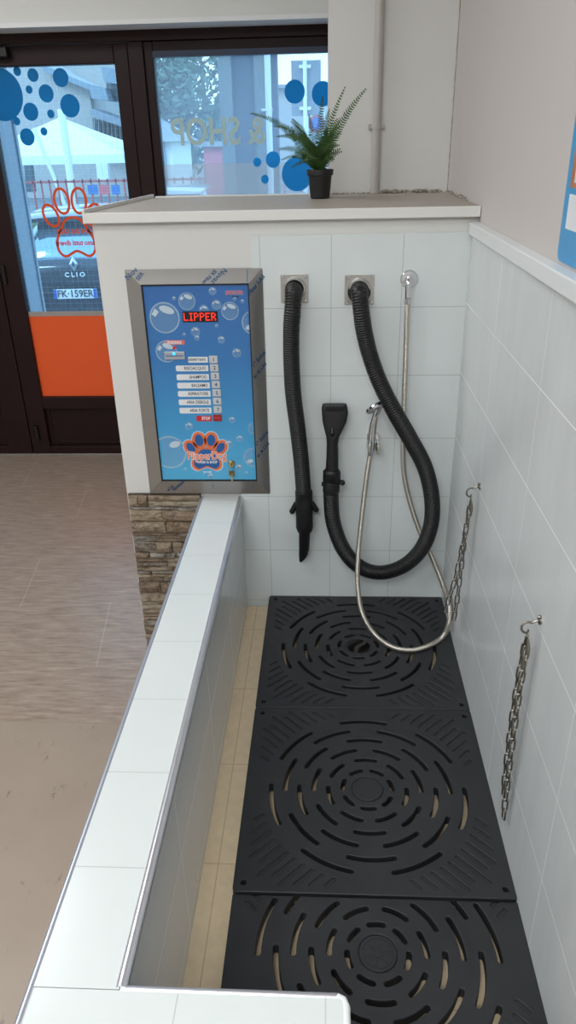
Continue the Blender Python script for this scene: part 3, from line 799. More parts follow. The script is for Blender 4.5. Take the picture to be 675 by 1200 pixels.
A = [q3, at_y(477, 368, 2.14), at_y(475.5, 420, 2.14), at_y(473.5, 470, 2.14), at_y(472.5, 520, 2.14), at_y(473.5, 555, 2.15), at_y(481, 590, 2.155), at_y(493, 625, 2.15),
     at_y(507, 655, 2.13), at_y(519, 685, 2.10), at_x(526, 708, .384), at_x(526.5, 728, .3835), at_z(519, 746, zt), at_z(502, 757, zt), at_z(480, 762, zt), at_z(457, 757, zt), at_z(438, 742, zt + .002),
     at_y(425, 720, 1.985), at_y(420, 695, 2.03), at_y(419, 665, 2.065), at_y(422, 625, 2.10), at_y(427, 580, 2.12), at_y(431, 550, 2.13), at_y(434, 530, 2.135)]
hose(A, .0084, .0042, .0014, 'shower_hose', 'hose_steel', hs, seg=12, ppr=4)
b0 = at_y(437, 517, 2.17)
m = MB(); m.box(b0.x - .019, b0.x + .019, 2.168, YB, b0.z - .022, b0.z + .024); m.box(b0.x - .018, b0.x - .009, 2.12, 2.17, b0.z - .024, b0.z + .006); m.box(b0.x + .009, b0.x + .018, 2.12, 2.17, b0.z - .024, b0.z + .006)
m.box(b0.x - .010, b0.x + .010, 2.148, 2.17, b0.z - .02, b0.z + .004)
m.build('holder', 'chrome', hs, bevel=.002)
hp = [at_y(434, 533, 2.133), at_y(435, 524, 2.133), at_y(436, 510, 2.134), at_y(437.5, 498, 2.134), at_y(440, 487, 2.132), at_y(443, 479, 2.129), at_y(445, 475.5, 2.127)]
m = MB(); P_ = catmull(hp, .006); nP = len(P_); m.sweep(P_, lambda i: .0085 + .0035 * math.sin(PI * min(1, i / (nP - 1) * 1.2))if i < nP * .8 else .0105, 16); m.build('handle', 'chrome', hs, smooth=True)
hc = at_y(441, 477, 2.120); _a = Vector((.86, 0, .51)); axd = (-_a.cross(ray(443, 475))).normalized(); axd = (axd - ray(443, 475) * .22).normalized()
if axd.z > 0: axd = -axd
m = MB(); m.lathe([(.006, -.012), (.020, -.009), (.034, -.003), (.036, .002), (.034, .005)], hc, axd, 28); m.build('spray_head', 'chrome', hs, smooth=True)
m = MB(); m.lathe([(.030, .0045), (.030, .0065)], hc, axd, 24); m.build('spray_face', 'alu', hs)

# ------------------------------------------------------------------ chains
def link_mesh(lm, L=.035, W=.0145, r=.0021):
    pts = []; hl = L / 2 - W / 2; rr = W / 2 - r
    for k in range(9): a = -PI / 2 + PI * k / 8; pts.append((rr * math.sin(a) if False else rr * math.cos(a + PI / 2), 0, 0))
    pts = []
    for k in range(8): a = PI * k / 7; pts.append(Vector((rr * math.cos(a), 0, hl + rr * math.sin(a))))
    for k in range(8): a = PI + PI * k / 7; pts.append(Vector((rr * math.cos(a), 0, -hl + rr * math.sin(a))))
    m = MB(); m.sweep(pts, r, 8, closed=True)
    bmesh.ops.recalc_face_normals(m.bm, faces=m.bm.faces)
    me = bpy.data.meshes.new('link'); m.bm.to_mesh(me); m.bm.free(); me.materials.append(MT[lm])
    for p in me.polygons: p.use_smooth = True
    return me
LM = link_mesh('nickel')
def hook(hookpos, label):
    x, y, z = hookpos
    h = thing('wall_hook', label, 'hook', (XR, y, z), 'steel hooks on the right wall')
    m = MB(); m.lathe([(.0075, 0), (.0075, .003), (.004, .005)], (XR, y, z + .004), (-1, 0, 0), 16); m.build('rosette', 'nickel', h, smooth=True)
    pts = [Vector((XR - .002, y, z + .004)), Vector((XR - .010, y, z + .002))]
    cx_, cz_, r = XR - .021, z - .012, .0125
    for k in range(9): a = math.radians(60 + 230 * k / 8); pts.append(Vector((cx_ + r * math.cos(a), y, cz_ + r * math.sin(a))))
    m = MB(); m.sweep(catmull(pts, .0025), .0023, 10); m.build('hook_arm', 'nickel', h, smooth=True)
    m = MB(); m.lathe([(.002, 0), (.0042, .002), (.0042, .007), (.002, .009)], (XR - .003, y, z + .006), (0, 0, 1), 10); m.build('finial', 'nickel', h, smooth=True)
    return Vector((cx_ + .001, y, cz_ - r + .0030))
def chain(path, label, top):
    ch = thing('hanging_chain', label, 'chain', tuple(top), 'steel chains hung from the right wall')
    pitch = .0290
    # snap clasp cluster at the hook: ring and two short bars
    m = MB(); rg = [Vector((top.x + .0015 * math.sin(a), top.y + .0075 * math.sin(a), top.z - .0055 + .0085 * math.cos(a))) for a in [2 * PI * k / 18 for k in range(18)]]
    m.sweep(rg, .0016, 8, closed=True); m.build('end_ring', 'nickel', ch, smooth=True)
    for s__ in (-1, 1):
        m = MB(); c0 = top + Vector((0, s__ * .0045, -.013)); m.sweep([c0, c0 + Vector((.001, s__ * .002, -.014)), c0 + Vector((0, s__ * .003, -.030))], [.0022, .0046, .0026], 10); m.build('snap_clasp', 'nickel', ch, smooth=True)
    for pts in path:
        P_ = catmull(pts, pitch)
        for i in range(len(P_) - 1):
            a, b = P_[i], P_[i + 1]; d = (b - a)
            if d.length < .6 * pitch: continue
            z_ = d.normalized(); x_ = Vector((.15, 1, 0)).cross(z_).normalized() if i % 2 == 0 else Vector((1, .35, 0)).cross(z_).normalized()
            x_ = (x_ - z_ * x_.dot(z_)).normalized(); y_ = z_.cross(x_)
            o = bpy.data.objects.new('link', LM); C.objects.link(o)
            mt = Matrix((x_, y_, z_)).transposed().to_4x4(); mt.translation = (a + b) / 2 - Vector(ch.location)
            o.parent = ch; o.matrix_local = mt
    return ch
y1 = 1.765; t1 = hook((XR, y1, .890), 'small steel wall hook holding the farther chain')
s0 = t1 + Vector((0, 0, -.030))
bot = Vector((at_y(536, 722, 1.775).x, 1.785, at_y(536, 722, 1.78).z))
chain([[s0 + Vector((0, -.004, 0)), Vector((.3690, 1.763, .75)), Vector((.357, 1.770, .62)), Vector((.344, 1.780, .53)), Vector((.336, 1.786, .475))],
       [s0 + Vector((0, .006, 0)), Vector((.374, 1.780, .75)), Vector((.372, 1.784, .62)), Vector((.370, 1.788, .52)), Vector((.366, 1.790, .463)), Vector((.350, 1.790, .448))]],
      'farther steel chain, doubled, its loose end beside the steel hose', t1)
y2 = 1.160; t2 = hook((XR, y2, .895), 'small steel wall hook holding the nearer chain')
s0 = t2 + Vector((0, 0, -.030))
chain([[s0 + Vector((0, -.005, 0)), Vector((.376, 1.156, .70)), Vector((.380, 1.160, .52)), Vector((.386, 1.164, .355))],
       [s0 + Vector((0, .006, 0)), Vector((.376, 1.174, .70)), Vector((.378, 1.176, .56)), Vector((.381, 1.172, .42))]],
      'nearer steel chain, doubled, hanging close above the middle mat', t2)

# ------------------------------------------------------------------ control panel
cp = thing('control_panel', 'blue coin operated wash control panel in a stainless frame', 'control panel', (-.378, 2.187, .68))
YI = 2.150; YF = 2.156
o4 = [at_y(146.5, 317, 2.186), at_y(308.5, 315.5, 2.186), at_y(316, 580, 2.186), at_y(178, 577.5, 2.186)]
x0 = -.574; x1 = -.181; z1 = 1.383; z0 = .681
i0, i1 = -.527, -.219; k1 = at_y(165, 334, YI).z; k0 = at_y(189, 564, YI).z
pl_in = at_y(165, 334, YI).x; pr_in = at_y(291.5, 333, YI).x
i0, i1 = pl_in, pr_in
def mem(a, b, c_, d):  # outer a-b at wall, inner c-d raised
    m = MB(); Yw = 2.1885
    pa = [(a[0], Yw, a[1]), (b[0], Yw, b[1]), (c_[0], Yw, c_[1]), (d[0], Yw, d[1])]
    pb = [(a[0], 2.177, a[1]), (b[0], 2.177, b[1]), (c_[0], YI, c_[1]), (d[0], YI, d[1])]
    m.hexa(pa + pb); return m.build('frame_member', 'film_steel', cp, bevel=.0006)
g = .0008
mem((x0, z1), (x1, z1), (i1, k1 + g), (i0, k1 + g)); mem((x0, z0), (x1, z0), (i1, k0 - g), (i0, k0 - g))
mem((x0, z0 + g), (x0, z1 - g), (i0, k1), (i0, k0)); mem((x1, z0 + g), (x1, z1 - g), (i1, k1), (i1, k0))
m = MB(); frame_rect(m, i0, i1, k0, k1, .0035, 2.152, 2.165); m.build('gasket', 'black_rubber', cp)
m = MB(); m.box(i0 + .0035, i1 - .0035, YF, 2.185, k0 + .0035, k1 - .0035); face = m.build('panel_face', 'panel_blue', cp)
xl, xr, zb_, zt_ = i0 + .0045, i1 - .0045, k0 + .0045, k1 - .0045
clampp = lambda P: [(min(max(x, xl), xr), min(max(z, zb_), zt_)) for x, z in P]
PX = .00241
bub = [(193, 372.4, 18), (219, 353, 10), (239, 363, 5.5), (249, 341, 4.4), (253.6, 357, 5.6), (269.6, 364.4, 10.4), (297, 378, 14), (204, 349.6, 2.2), (275, 350.4, 2.2), (284, 353, 2.2),
       (229, 388.4, 5.4), (231, 396, 3.2), (254, 382, 2.2), (259.4, 398, 4.3), (277.4, 413.4, 5.4), (195, 412, 13), (272, 492, 4), (221.6, 499.4, 5), (199, 530, 22), (281, 514, 4.4), (298, 502, 8),
       (297, 536, 13), (280, 548, 5), (289, 554, 2.4), (217, 550, 2.2), (247, 558, 4), (268, 520, 5), (216, 392, 2)]
for u, v_, r in bub:
    p = at_y(u, v_, YF); r *= PX; cx, cz = p.x, p.z
    if cx + r > xr or cx - r < xl:
        n = 40; P = [q for q in ell(cx, cz, r, r * 1.02, 0, n) if xl < q[0] < xr]
    else: P = ell(cx, cz, r, r * 1.02, 0, 32)
    if len(P) < 5: continue
    m = MB(); disc(m, clampp(P), YF, .0002)
    m.mi = 1
    if len(P) >= 32: ribbon(m, clampp(ell(cx, cz, r * .97, r * .99, 0, 32)), r * .09, YF - .0003, .0002)
    else:
        Q = ell(cx, cz, r * .96, r * .98, 0, 60); Q = [q if xl < q[0] < xr else None for q in Q]
        k0_ = next((i for i in range(60) if Q[i] is not None and Q[i - 1] is None), 0)
        seq = []
        for i in range(60):
            q = Q[(k0_ + i) % 60]
            if q is None: break
            seq.append(q)
        if len(seq) > 3: ribbon(m, seq, r * .09, YF - .0003, .0002, closed=False)
    m.mi = 2
    if xl < cx - r * .6 and cx + r * .7 < xr:
        disc(m, clampp(ell(cx + r * .18, cz + r * .52, r * .52, r * .24, -.35, 16)), YF - .0006, .0002)
        disc(m, clampp([(cx - r * .85, cz + r * .25), (cx - r * .6, cz + r * .62), (cx - r * .35, cz + r * .4), (cx - r * .62, cz + r * .06)]), YF - .0006, .0002)
    elif r > .02:
        s__ = 1 if cx > -.35 else -1
        disc(m, clampp(ell(cx - s__ * r * .35, cz - r * .4 if s__ > 0 else cz + r * .5, r * .34, r * .2, .3, 16)), YF - .0006, .0002)
    m.build('bubble_print', ['bubble_fill', 'bubble_rim', 'bubble_shine'], cp)
# led display
a_, b_ = at_y(213.5, 365, YF), at_y(255.5, 377, YF)
m = MB(); m.box(a_.x, b_.x, YF - .002, YF + .001, b_.z, a_.z); disp = m.build('led_display', 'black_rubber', cp)
FONT = {'L': ['1000', '1000', '1000', '1000', '1000', '1000', '1111'], 'I': ['111', '010', '010', '010', '010', '010', '111'], 'P': ['1110', '1001', '1001', '1110', '1000', '1000', '1000'],
        'E': ['1111', '1000', '1000', '1110', '1000', '1000', '1111'], 'R': ['1110', '1001', '1001', '1110', '1010', '1001', '1001']}
m = MB(); W_ = sum(len(FONT[k][0]) + 1 for k in 'LIPPER') - 1; cw = (b_.x - a_.x) * .92 / W_; chh = (a_.z - b_.z) * .74 / 7; x = a_.x + (b_.x - a_.x) * .03
for k in 'LIPPER':
    for r_, rw in enumerate(FONT[k]):
        for c__, v_ in enumerate(rw):
            if v_ == '1': m.box(x + c__ * cw + cw * .06, x + (c__ + 1) * cw - cw * .06, YF - .0027, YF - .002, a_.z - (a_.z - b_.z) * .13 - (r_ + 1) * chh + chh * .06, a_.z - (a_.z - b_.z) * .13 - r_ * chh - chh * .06)
    x += (len(FONT[k][0]) + 1) * cw
m.build('led_lettering', 'led_red', disp)
# maker's mark
p = at_y(274.5, 343, YF)
m = MB(); disc(m, [(p.x - .026, p.z - .0075), (p.x + .026, p.z - .0075), (p.x + .026, p.z + .0075), (p.x - .026, p.z + .0075)], YF, .0002); m.build('maker_ground', 'bubble_fill', cp)
text('JACKOBS', .0135, (p.x, YF - .0006, p.z), (1, 0, 0), (0, 0, 1), 'salmon_print', cp, bold=.0003, sx=.86)
p = at_y(276, 347.5, YF); text('Family', .008, (p.x, YF - .0006, p.z), (1, 0, 0), (0, 0, 1), 'lettering_black', cp)
# coin slot
p = at_y(204.5, 401.5, YF)
m = MB(); disc(m, [(p.x - .029, p.z - .006), (p.x + .029, p.z - .006), (p.x + .031, p.z + .007), (p.x - .028, p.z + .007)], YF, .0003); m.build('coin_label', 'salmon_print', cp)
text('INSERIRE', .0125, (p.x, YF - .0008, p.z), (1, 0, 0), (0, 0, 1), 'white_print', cp, bold=.0003, sx=.85)
p = at_y(204, 407.5, YF); m = MB(); disc(m, [(p.x - .010, p.z + .004), (p.x, p.z - .006), (p.x + .010, p.z + .004)], YF, .0004); m.build('arrow_print', 'red_print', cp)
a_, b_ = at_y(192.5, 412, YF), at_y(217, 421, YF)
m = MB(); m.box(a_.x, b_.x, YF - .004, YF, b_.z, a_.z); cs_ = m.build('coin_slot', 'alu_blue', cp, bevel=.001)
zc = (a_.z + b_.z) / 2
m = MB(); m.box(a_.x + .004, b_.x - .004, YF - .0046, YF - .0035, zc - .0015, zc + .001); m.build('slot_opening', 'paw_blue', cs_)
m = MB(); m.lathe([(.004, 0), (.004, .001)], ((a_.x + b_.x) / 2 - .001, YF - .004, zc + .006), (0, -1, 0), 14); m.build('coin_light', 'led_blue', cs_)
# buttons and labels
Z = lambda x, y: (185 + x / 8.4375, 385 + y / 8.4375)
names = ['DISINFETTANTE', 'RISCIACQUO', 'SHAMPOO', 'BALSAMO', 'ASPIRATORE', 'ARIA DEBOLE', 'ARIA FORTE']
bc = [(549, 305), (558, 388), (566, 470), (574, 553), (582, 635), (587, 718), (593, 800)]
lab = [(295, 495, 308), (175, 500, 393), (183, 507, 480), (190, 515, 563), (197, 522, 645), (205, 525, 728), (212, 532, 810)]
for i in range(7):
    p = at_y(*Z(*bc[i]), YF); m = MB(); m.box(p.x - .0125, p.x + .0125, YF - .003, YF, p.z - .0108, p.z + .0112)
    b = m.build('button', 'button', cp, bevel=.0012)
    text(str(i + 1), .016, (p.x + .001, YF - .0034, p.z), (1, 0, 0), (0, 0, 1), 'lettering_blue', b, name='numeral', bold=.0002)
    a_ = at_y(*Z(lab[i][0], lab[i][2] - 27), YF); b_ = at_y(*Z(lab[i][1], lab[i][2] + 28), YF)
    m = MB(); r = .003; disc(m, [(a_.x + r, a_.z), (b_.x, a_.z), (b_.x, b_.z), (a_.x + r, b_.z), (a_.x, b_.z + r), (a_.x, a_.z - r)], YF, .0004); l_ = m.build('label_strip', 'white_print', cp)
    text(names[i], .0105 if i == 0 else .0135, (b_.x - .006, YF - .0008, (a_.z + b_.z) / 2), (1, 0, 0), (0, 0, 1), 'lettering_black', l_, bold=.00012, align='RIGHT', sx=.70 if i == 0 else .82)
p = at_y(*Z(590, 882), YF); m = MB(); m.box(p.x - .0128, p.x + .0128, YF - .003, YF, p.z - .0105, p.z + .0105); b = m.build('button', 'button_red', cp, bevel=.001); tag(b, 'dark red STOP button')
text('STOP', .0075, (p.x, YF - .0034, p.z), (1, 0, 0), (0, 0, 1), 'salmon_print', b)
a_ = at_y(*Z(380, 863), YF); b_ = at_y(*Z(537, 916), YF)
m = MB(); r = .003; disc(m, [(a_.x + r, a_.z), (b_.x, a_.z), (b_.x, b_.z), (a_.x + r, b_.z), (a_.x, b_.z + r), (a_.x, a_.z - r)], YF, .0004); l_ = m.build('label_strip', 'red_print', cp); tag(l_, 'red STOP label')
text('STOP', .013, (b_.x - .005, YF - .0008, (a_.z + b_.z) / 2), (1, 0, 0), (0, 0, 1), 'white_print', l_, bold=.0005, align='RIGHT', sx=.85)
# paw logo
pc = at_y(241.5, 530, YF); PS = .125
def fillp(P, g_, Y, mat, nm):
    m = MB()
    for P_ in P: disc(m, xf(P_, pc, PS, PS * .98), Y, .0003)
    return m.build(nm, mat, cp)
def grow(P, s): return [(x * s, (z + .18) * s - .18) for x, z in P]
fillp([toe(i, .075) for i in range(4)] + [grow(paw_pad(), 1.24)], 0, YF, 'bubble_shine', 'paw_outline')
fillp([toe(i, .048) for i in range(4)] + [grow(paw_pad(), 1.14)], 0, YF - .0004, 'orange_print', 'paw_print')
fillp([toe(i, -.02) for i in range(4)] + [grow(paw_pad(), .97)], 0, YF - .0008, 'paw_blue', 'paw_print')
p = at_y(242.5, 534.5, YF)
text('FlipperDog', .036, (p.x, YF - .0013, p.z + .0005), (1, 0, 0), (0, 0, 1), 'white_print', cp, name='lettering_outline', ext=.0001, bold=.0022, sx=.76)
text('FlipperDog', .036, (p.x, YF - .0017, p.z + .0005), (1, 0, 0), (0, 0, 1), 'orange_print', cp, bold=.0003, sx=.76)
p = at_y(243, 541.5, YF); text('WASH & SHOP', .0125, (p.x, YF - .0017, p.z), (1, 0, 0), (0, 0, 1), 'white_print', cp, bold=.0003, sx=.78)
# small crossed scribble under the logo
p = at_y(243, 553, YF); m = MB()
ribbon(m, [(p.x - .014, p.z + .003), (p.x - .004, p.z - .001), (p.x + .006, p.z + .001), (p.x + .014, p.z - .004)], .0016, YF - .0005, .0002, False)
ribbon(m, [(p.x - .014, p.z - .005), (p.x - .003, p.z + .001), (p.x + .006, p.z - .001), (p.x + .014, p.z + .004)], .0016, YF - .0008, .0002, False)
m.build('scribble_print', 'white_print', cp)
# lock and keys
p = at_y(271.5, 543, YF); m = MB(); m.lathe([(.0105, 0), (.0105, .003), (.008, .006), (.007, .006)], p, (0, -1, 0), 20); lk = m.build('lock', 'brass', cp, smooth=True)
m = MB(); m.box(p.x - .0012, p.x + .0012, YF - .022, YF - .005, p.z - .006, p.z + .006); m.build('key', 'brass', lk)
p2 = at_y(271.5, 555, YF - .016); m = MB(); m.lathe([(.0095, -.001), (.0095, .001)], p2, (.25, -1, 0), 16)
m.box(p2.x - .0025, p2.x + .0025, p2.y - .001, p2.y + .001, p2.z - .026, p2.z - .007); m.build('key', 'brass', lk)
m = MB(); c_ = p.lerp(p2, .5) + Vector((0, -.018, 0)); m.sweep([c_ + Vector((.008 * math.sin(a), .002 * math.sin(a), .014 * math.cos(a))) for a in [2 * PI * k / 20 for k in range(20)]], .0008, 6, closed=True); m.build('key_ring', 'brass', lk, smooth=True)
# printed protective film on the frame
def slope_pt(u, v_, side):
    # point on the sloped member whose outer edge sits at the wall
    if side in 'lr':
        xo, xi = (x0, i0) if side == 'l' else (x1, i1)
        Y = 2.165
        for _ in range(6):
            p = at_y(u, v_, Y); Y = 2.177 + (YI - 2.177) * (p.x - xo) / (xi - xo)
    else:
        zo, zi = (z1, k1) if side == 't' else (z0, k0); Y = 2.165
        for _ in range(6):
            p = at_y(u, v_, Y); Y = 2.177 + (YI - 2.177) * (p.z - zo) / (zi - zo)
    return at_y(u, v_, Y)
def film(s, size, u, v_, side, ang, bold=.0004):
    size *= 1.08
    p = slope_pt(u, v_, side)
    sl = (2.177 - YI)
    if side == 'r': ex = Vector((-(x1 - i1), -sl, 0)).normalized() * -1; ez = Vector((0, 0, 1))
    elif side == 'l': ex = Vector((i0 - x0, -sl, 0)).normalized(); ez = Vector((0, 0, 1))
    elif side == 't': ex = Vector((1, 0, 0)); ez = Vector((0, sl, z1 - k1)).normalized()
    else: ex = Vector((1, 0, 0)); ez = Vector((0, -sl, k0 - z0)).normalized()
    n = ex.cross(ez); n.normalize()
    ux = ex * math.cos(ang) + ez * math.sin(ang); uz = -ex * math.sin(ang) + ez * math.cos(ang)
    if n.y > 0: n = -n
    text(s, size, tuple(p + n * .0008), ux, uz, 'lettering_blue', cp, bold=bold)
film('Nov', .022, 154, 321, 't', .85); film('SER', .016, 164, 324, 't', .95)
film('Novac', .020, 256.5, 324, 't', 3.99); film('ER Fiber', .0145, 245, 325, 't', 3.99)
film('Fiber LAS', .0165, 300, 334, 'r', .72)
film("1° Solut", .0165, 303, 421, 'r', .72); film('er & LAS', .0145, 304.5, 434, 'r', .72)
film("1° Solut", .0165, 306.5, 514, 'r', .72); film('er & LAS', .0145, 308, 527, 'r', .72)
film('Novacel', .0165, 209, 569, 'b', .85); film('er LA', .013, 199.5, 572, 'b', .85)
for (u, v_, side) in ((289.8, 325, 't'), (250, 571, 'b'), (297, 571, 'b')):
    p = slope_pt(u, v_, side); sl = 2.177 - YI; zz = (z1 - k1) / 2 * .95
    m = MB(); sg = 1 if side == 't' else -1
    yo = (2.177 - YI) / 2 * .95
    mid_y = (2.177 + YI) / 2; mid_z = (z1 + k1) / 2 if side == 't' else (z0 + k0) / 2
    a = [(p.x - .001, mid_y + yo - .0008, mid_z + sg * zz), (p.x + .001, mid_y + yo - .0008, mid_z + sg * zz), (p.x + .001, mid_y - yo - .0008, mid_z - sg * zz), (p.x - .001, mid_y - yo - .0008, mid_z - sg * zz)]
    m.prism(a, (0, .0005, 0)); m.build('film_seam', 'dot_blue', cp)

# ------------------------------------------------------------------ potted fern
pc = at_z(375, 232, 1.5365); pc.z = 1.5365
fr = thing('potted_fern', 'artificial green fern in a small black plastic pot on the shelf', 'plant', tuple(pc))
m = MB(); H_ = .084
m.lathe([(.029, 0), (.031, .002), (.0375, H_ - .018), (.0415, H_ - .017), (.043, H_ - .002), (.042, H_), (.039, H_), (.038, H_ - .012), (.001, H_ - .012)], pc, (0, 0, 1), 32, cap=True)
m.build('pot', 'pot', fr, smooth=True)
m = MB(); m.lathe([(.037, H_ - .013), (.034, H_ - .009), (.015, H_ - .005), (.001, H_ - .004)], pc, (0, 0, 1), 20); m.build('soil', 'soil', fr)
def frond(tip, lift, wid):
    b = pc + Vector((random.uniform(-.016, .016), random.uniform(-.016, .016), H_ - .014))
    tip = Vector(tip); out = Vector((tip.x - b.x, tip.y - b.y, 0)); mid = b.lerp(tip, .5) - out * .22 + Vector((0, 0, lift))
    n = max(12, int(((mid - b).length + (tip - mid).length) / .0078))
    P_ = [b * (1 - t_) ** 2 + mid * 2 * t_ * (1 - t_) + tip * t_ ** 2 for t_ in [k / n for k in range(n + 1)]]
    m = MB(); m.sweep(P_, lambda i: .0012 * (1 - .7 * i / n), 5)
    vdir = Vector((random.uniform(-.35, .35), -1, random.uniform(-.2, .5)))
    for i in range(2, n + 1):
        p = P_[i]; d = (P_[min(i + 1, n)] - P_[i - 1]).normalized()
        s_ax = d.cross(vdir).normalized(); up = s_ax.cross(d)
        t_ = i / n; L = wid * min(1, .35 + t_ * 2.4) * (1 - .82 * t_ ** 2.0)
        for sg in (-1, 1):
            L_ = L * random.uniform(.85, 1.1); tw = random.uniform(-.25, .1)
            a = d * .38 * L_ + s_ax * sg * L_ + up * (tw * L_); w = d * .0026; q = up * .00025
            pts = [p - w * .6, p + w * .8, p + a * .55 + w * .9, p + a * .9 + w * .5, p + a, p + a * .5 - w * .75]
            m.prism([x + q for x in pts], -2 * q)
    return m.build('frond', 'fern', fr)
def T(u, v_, Y): return at_y(u, v_, Y)
fronds = [(T(428, 105, 2.50), .02, .020), (T(404, 103, 2.56), .0, .016), (T(295, 133, 2.40), .06, .017), (T(322, 148, 2.44), .07, .018), (T(378, 114, 2.52), .02, .018), (T(386, 128, 2.42), .02, .018),
          (T(343, 140, 2.56), .04, .018), (T(336, 158, 2.36), .05, .018), (T(327, 175, 2.42), .05, .018), (T(325, 160, 2.52), .07, .018), (T(362, 135, 2.40), .03, .018), (T(395, 140, 2.48), .02, .020),
          (T(391, 165, 2.36), .03, .018), (T(345, 180, 2.36), .05, .018), (T(331, 187, 2.46), .055, .016), (T(398, 175, 2.54), .02, .018), (T(370, 150, 2.34), .02, .018), (T(355, 190, 2.34), .06, .016), (T(398, 155, 2.40), .03, .016),
          (T(352, 165, 2.44), .04, .018), (T(383, 150, 2.50), .03, .020), (T(342, 196, 2.42), .05, .014), (T(390, 190, 2.40), .05, .014)]
for k in range(16):
    a = random.uniform(0, 2 * PI); fronds.append((pc + Vector((random.uniform(.04, .095) * math.cos(a), random.uniform(.03, .09) * math.sin(a), random.uniform(.11, .22))), random.uniform(.02, .05), .016))
for tp, lf, wd in fronds: frond(tp, lf, wd * .98)

# ------------------------------------------------------------------ poster on right wall
XP = XU
pp_ = at_x(655, 300, XP); pt = at_x(671, 182, XP)
po = thing('wall_poster', 'blue edged poster on the right wall, cut by the picture edge', 'poster', (XP, 1.2, 1.51))
ya, zb2 = pp_.y + .002, pp_.z - .006
def prect(mb, y0, y1, z0, z1, x): mb.box(x, x + .0006, y0, y1, z0, z1)
m = MB(); P_ = []
r = .018; yb_ = ya - .50; zt2 = zb2 + .72
for cy, cz, a0 in ((ya - r, zt2 - r, 0), (yb_ + r, zt2 - r, PI / 2), (yb_ + r, zb2 + r, PI), (ya - r, zb2 + r, 1.5 * PI)):
    for k in range(6): a = a0 + PI / 2 * k / 5; P_.append((XP - .003, cy + r * math.cos(a), cz + r * math.sin(a)))
m.prism(P_, (.003, 0, 0)); m.build('poster_board', 'poster_blue', po)
MT['photo_brown'] = plain('brown_dog_photo', srgb(186, 112, 66), 0.4, var=.45, vs=22)
MT['poster_white'] = plain('poster_white', srgb(228, 230, 234), 0.4, var=.02)
dz = lambda v_: at_x(672, v_, XP - .004).z
MT['poster_edge'] = plain('poster_pale_edge', srgb(120, 170, 215), 0.4, var=.2, vs=15)
m = MB(); m.box(XP - .0036, XP - .003, ya - .46, ya - .028, zb2 + .055, zb2 + .11); m.build('text_box', 'poster_white', po)
m = MB(); m.box(XP - .0036, XP - .003, ya - .24, ya - .024, zb2 + .12, zb2 + .235); pf = m.build('photo', 'photo_brown', po)
m = MB(); m.box(XP - .0040, XP - .0036, ya - .235, ya - .045, zb2 + .128, zb2 + .225); m.build('photo_mount', 'poster_white', po)
m = MB(); m.box(XP - .0036, XP - .003, ya - .24, ya - .024, zb2 + .262, zb2 + .36); m.build('photo', 'photo_brown', po)
text('Igiene e benessere', .022, (XP - .0044, ya - .15, zb2 + .16), (0, -1, 0), (0, 0, 1), 'salmon_print', po, bold=.0006)

# ------------------------------------------------------------------ outside
ZG = -.45
gr = MB(); gr.mi = 0; gr.box(-60, 40, 4.5, 120, ZG - .2, ZG)
struct(gr.build('floor_outside', 'asphalt'), 'grey asphalt street outside')
struct(MB().box(-6, 6, 4.3, 5.3, ZG - .1, -.03).build('trim_3', 'concrete'), 'pavement step outside the door')
# reveal beside the door
a = at_y(14, 128, 4.62); 
m = MB(); m.box(-2.6, a.x - .006, 4.36, 4.62, -.03, 3.2); m.box(a.x - .006, a.x + .004, 4.60, 4.63, -.03, 3.2)
struct(m.build('wall_reveal', 'out_reveal'), 'pale reveal of the entrance seen through the door')
# granite pillar
pil = thing('street_pillar', 'granite edged dark pillar standing outside the shop window', 'pillar', (-.55, 6.1, ZG))
def vx(u, Y): return at_y(u, 150, Y).x
for ua, ub, mt, dy in ((259, 274, 'granite', 0), (274, 300, 'dark_panel', .04), (300, 313, 'granite', 0)):
    MB().box(vx(ua, 6.0), vx(ub, 6.0), 6.0 + dy, 6.4, ZG, 3.6).build('pillar_stone' if mt == 'granite' else 'pillar_panel', mt, pil)
MB().box(vx(318.5, 6.0), vx(326, 6.0), 6.0, 6.15, ZG, 3.6).build('pillar_return', 'dark_panel', pil)
dp = thing('downpipe', 'thin white downpipe on the right side of the granite pillar', 'pipe', (vx(316, 5.97), 5.97, ZG))
MB().sweep([(vx(315.5, 5.95), 5.95, ZG), (vx(315.5, 5.95), 5.95, 3.6)], .022, 12).build('pipe', 'out_white', dp, smooth=True)
for z in (2.3, 1.9): MB().box(vx(315.5, 5.95) - .05, vx(315.5, 5.95) + .025, 5.93, 6.0, z, z + .015).build('pipe_clip', 'out_white', dp)

# sign seen from behind
sgn = thing('road_sign', 'back of a grey rectangular road sign on a white pole', 'sign', (at_y(358, 150, 14.95).x, 14.95, ZG))
a_, b_ = at_y(341, 71, 15), at_y(376, 135, 15)
MB().box(a_.x, b_.x, 15, 15.03, b_.z, a_.z).build('sign_plate', 'sign_back', sgn, bevel=.01)
xp = at_y(357.5, 110, 14.93).x
MB().sweep([(xp, 14.93, ZG), (xp, 14.93, a_.z)], .035, 12).build('sign_pole', 'out_white', sgn, smooth=True)
for v_ in (78, 127):
    z = at_y(357, v_, 15).z; MB().box(xp - .10, xp + .10, 14.95, 15, z - .025, z + .025).build('bracket', 'out_white', sgn)
ps = at_y(371, 145, 15.6)
rs = thing('road_sign', 'small white parking sign with red and blue disc beside the grey sign', 'sign', (ps.x, 15.6, ZG))
MB().box(ps.x - .20, ps.x + .16, 15.6, 15.62, ps.z - .30, ps.z + .22).build('sign_plate', 'out_white', rs)
m = MB(); disc(m, ell(ps.x, ps.z, .15, .15), 15.6, .005); m.build('red_ring', 'red_print', rs)
m = MB(); disc(m, ell(ps.x, ps.z, .11, .11), 15.594, .005); m.build('blue_disc', 'plate_blue', rs)
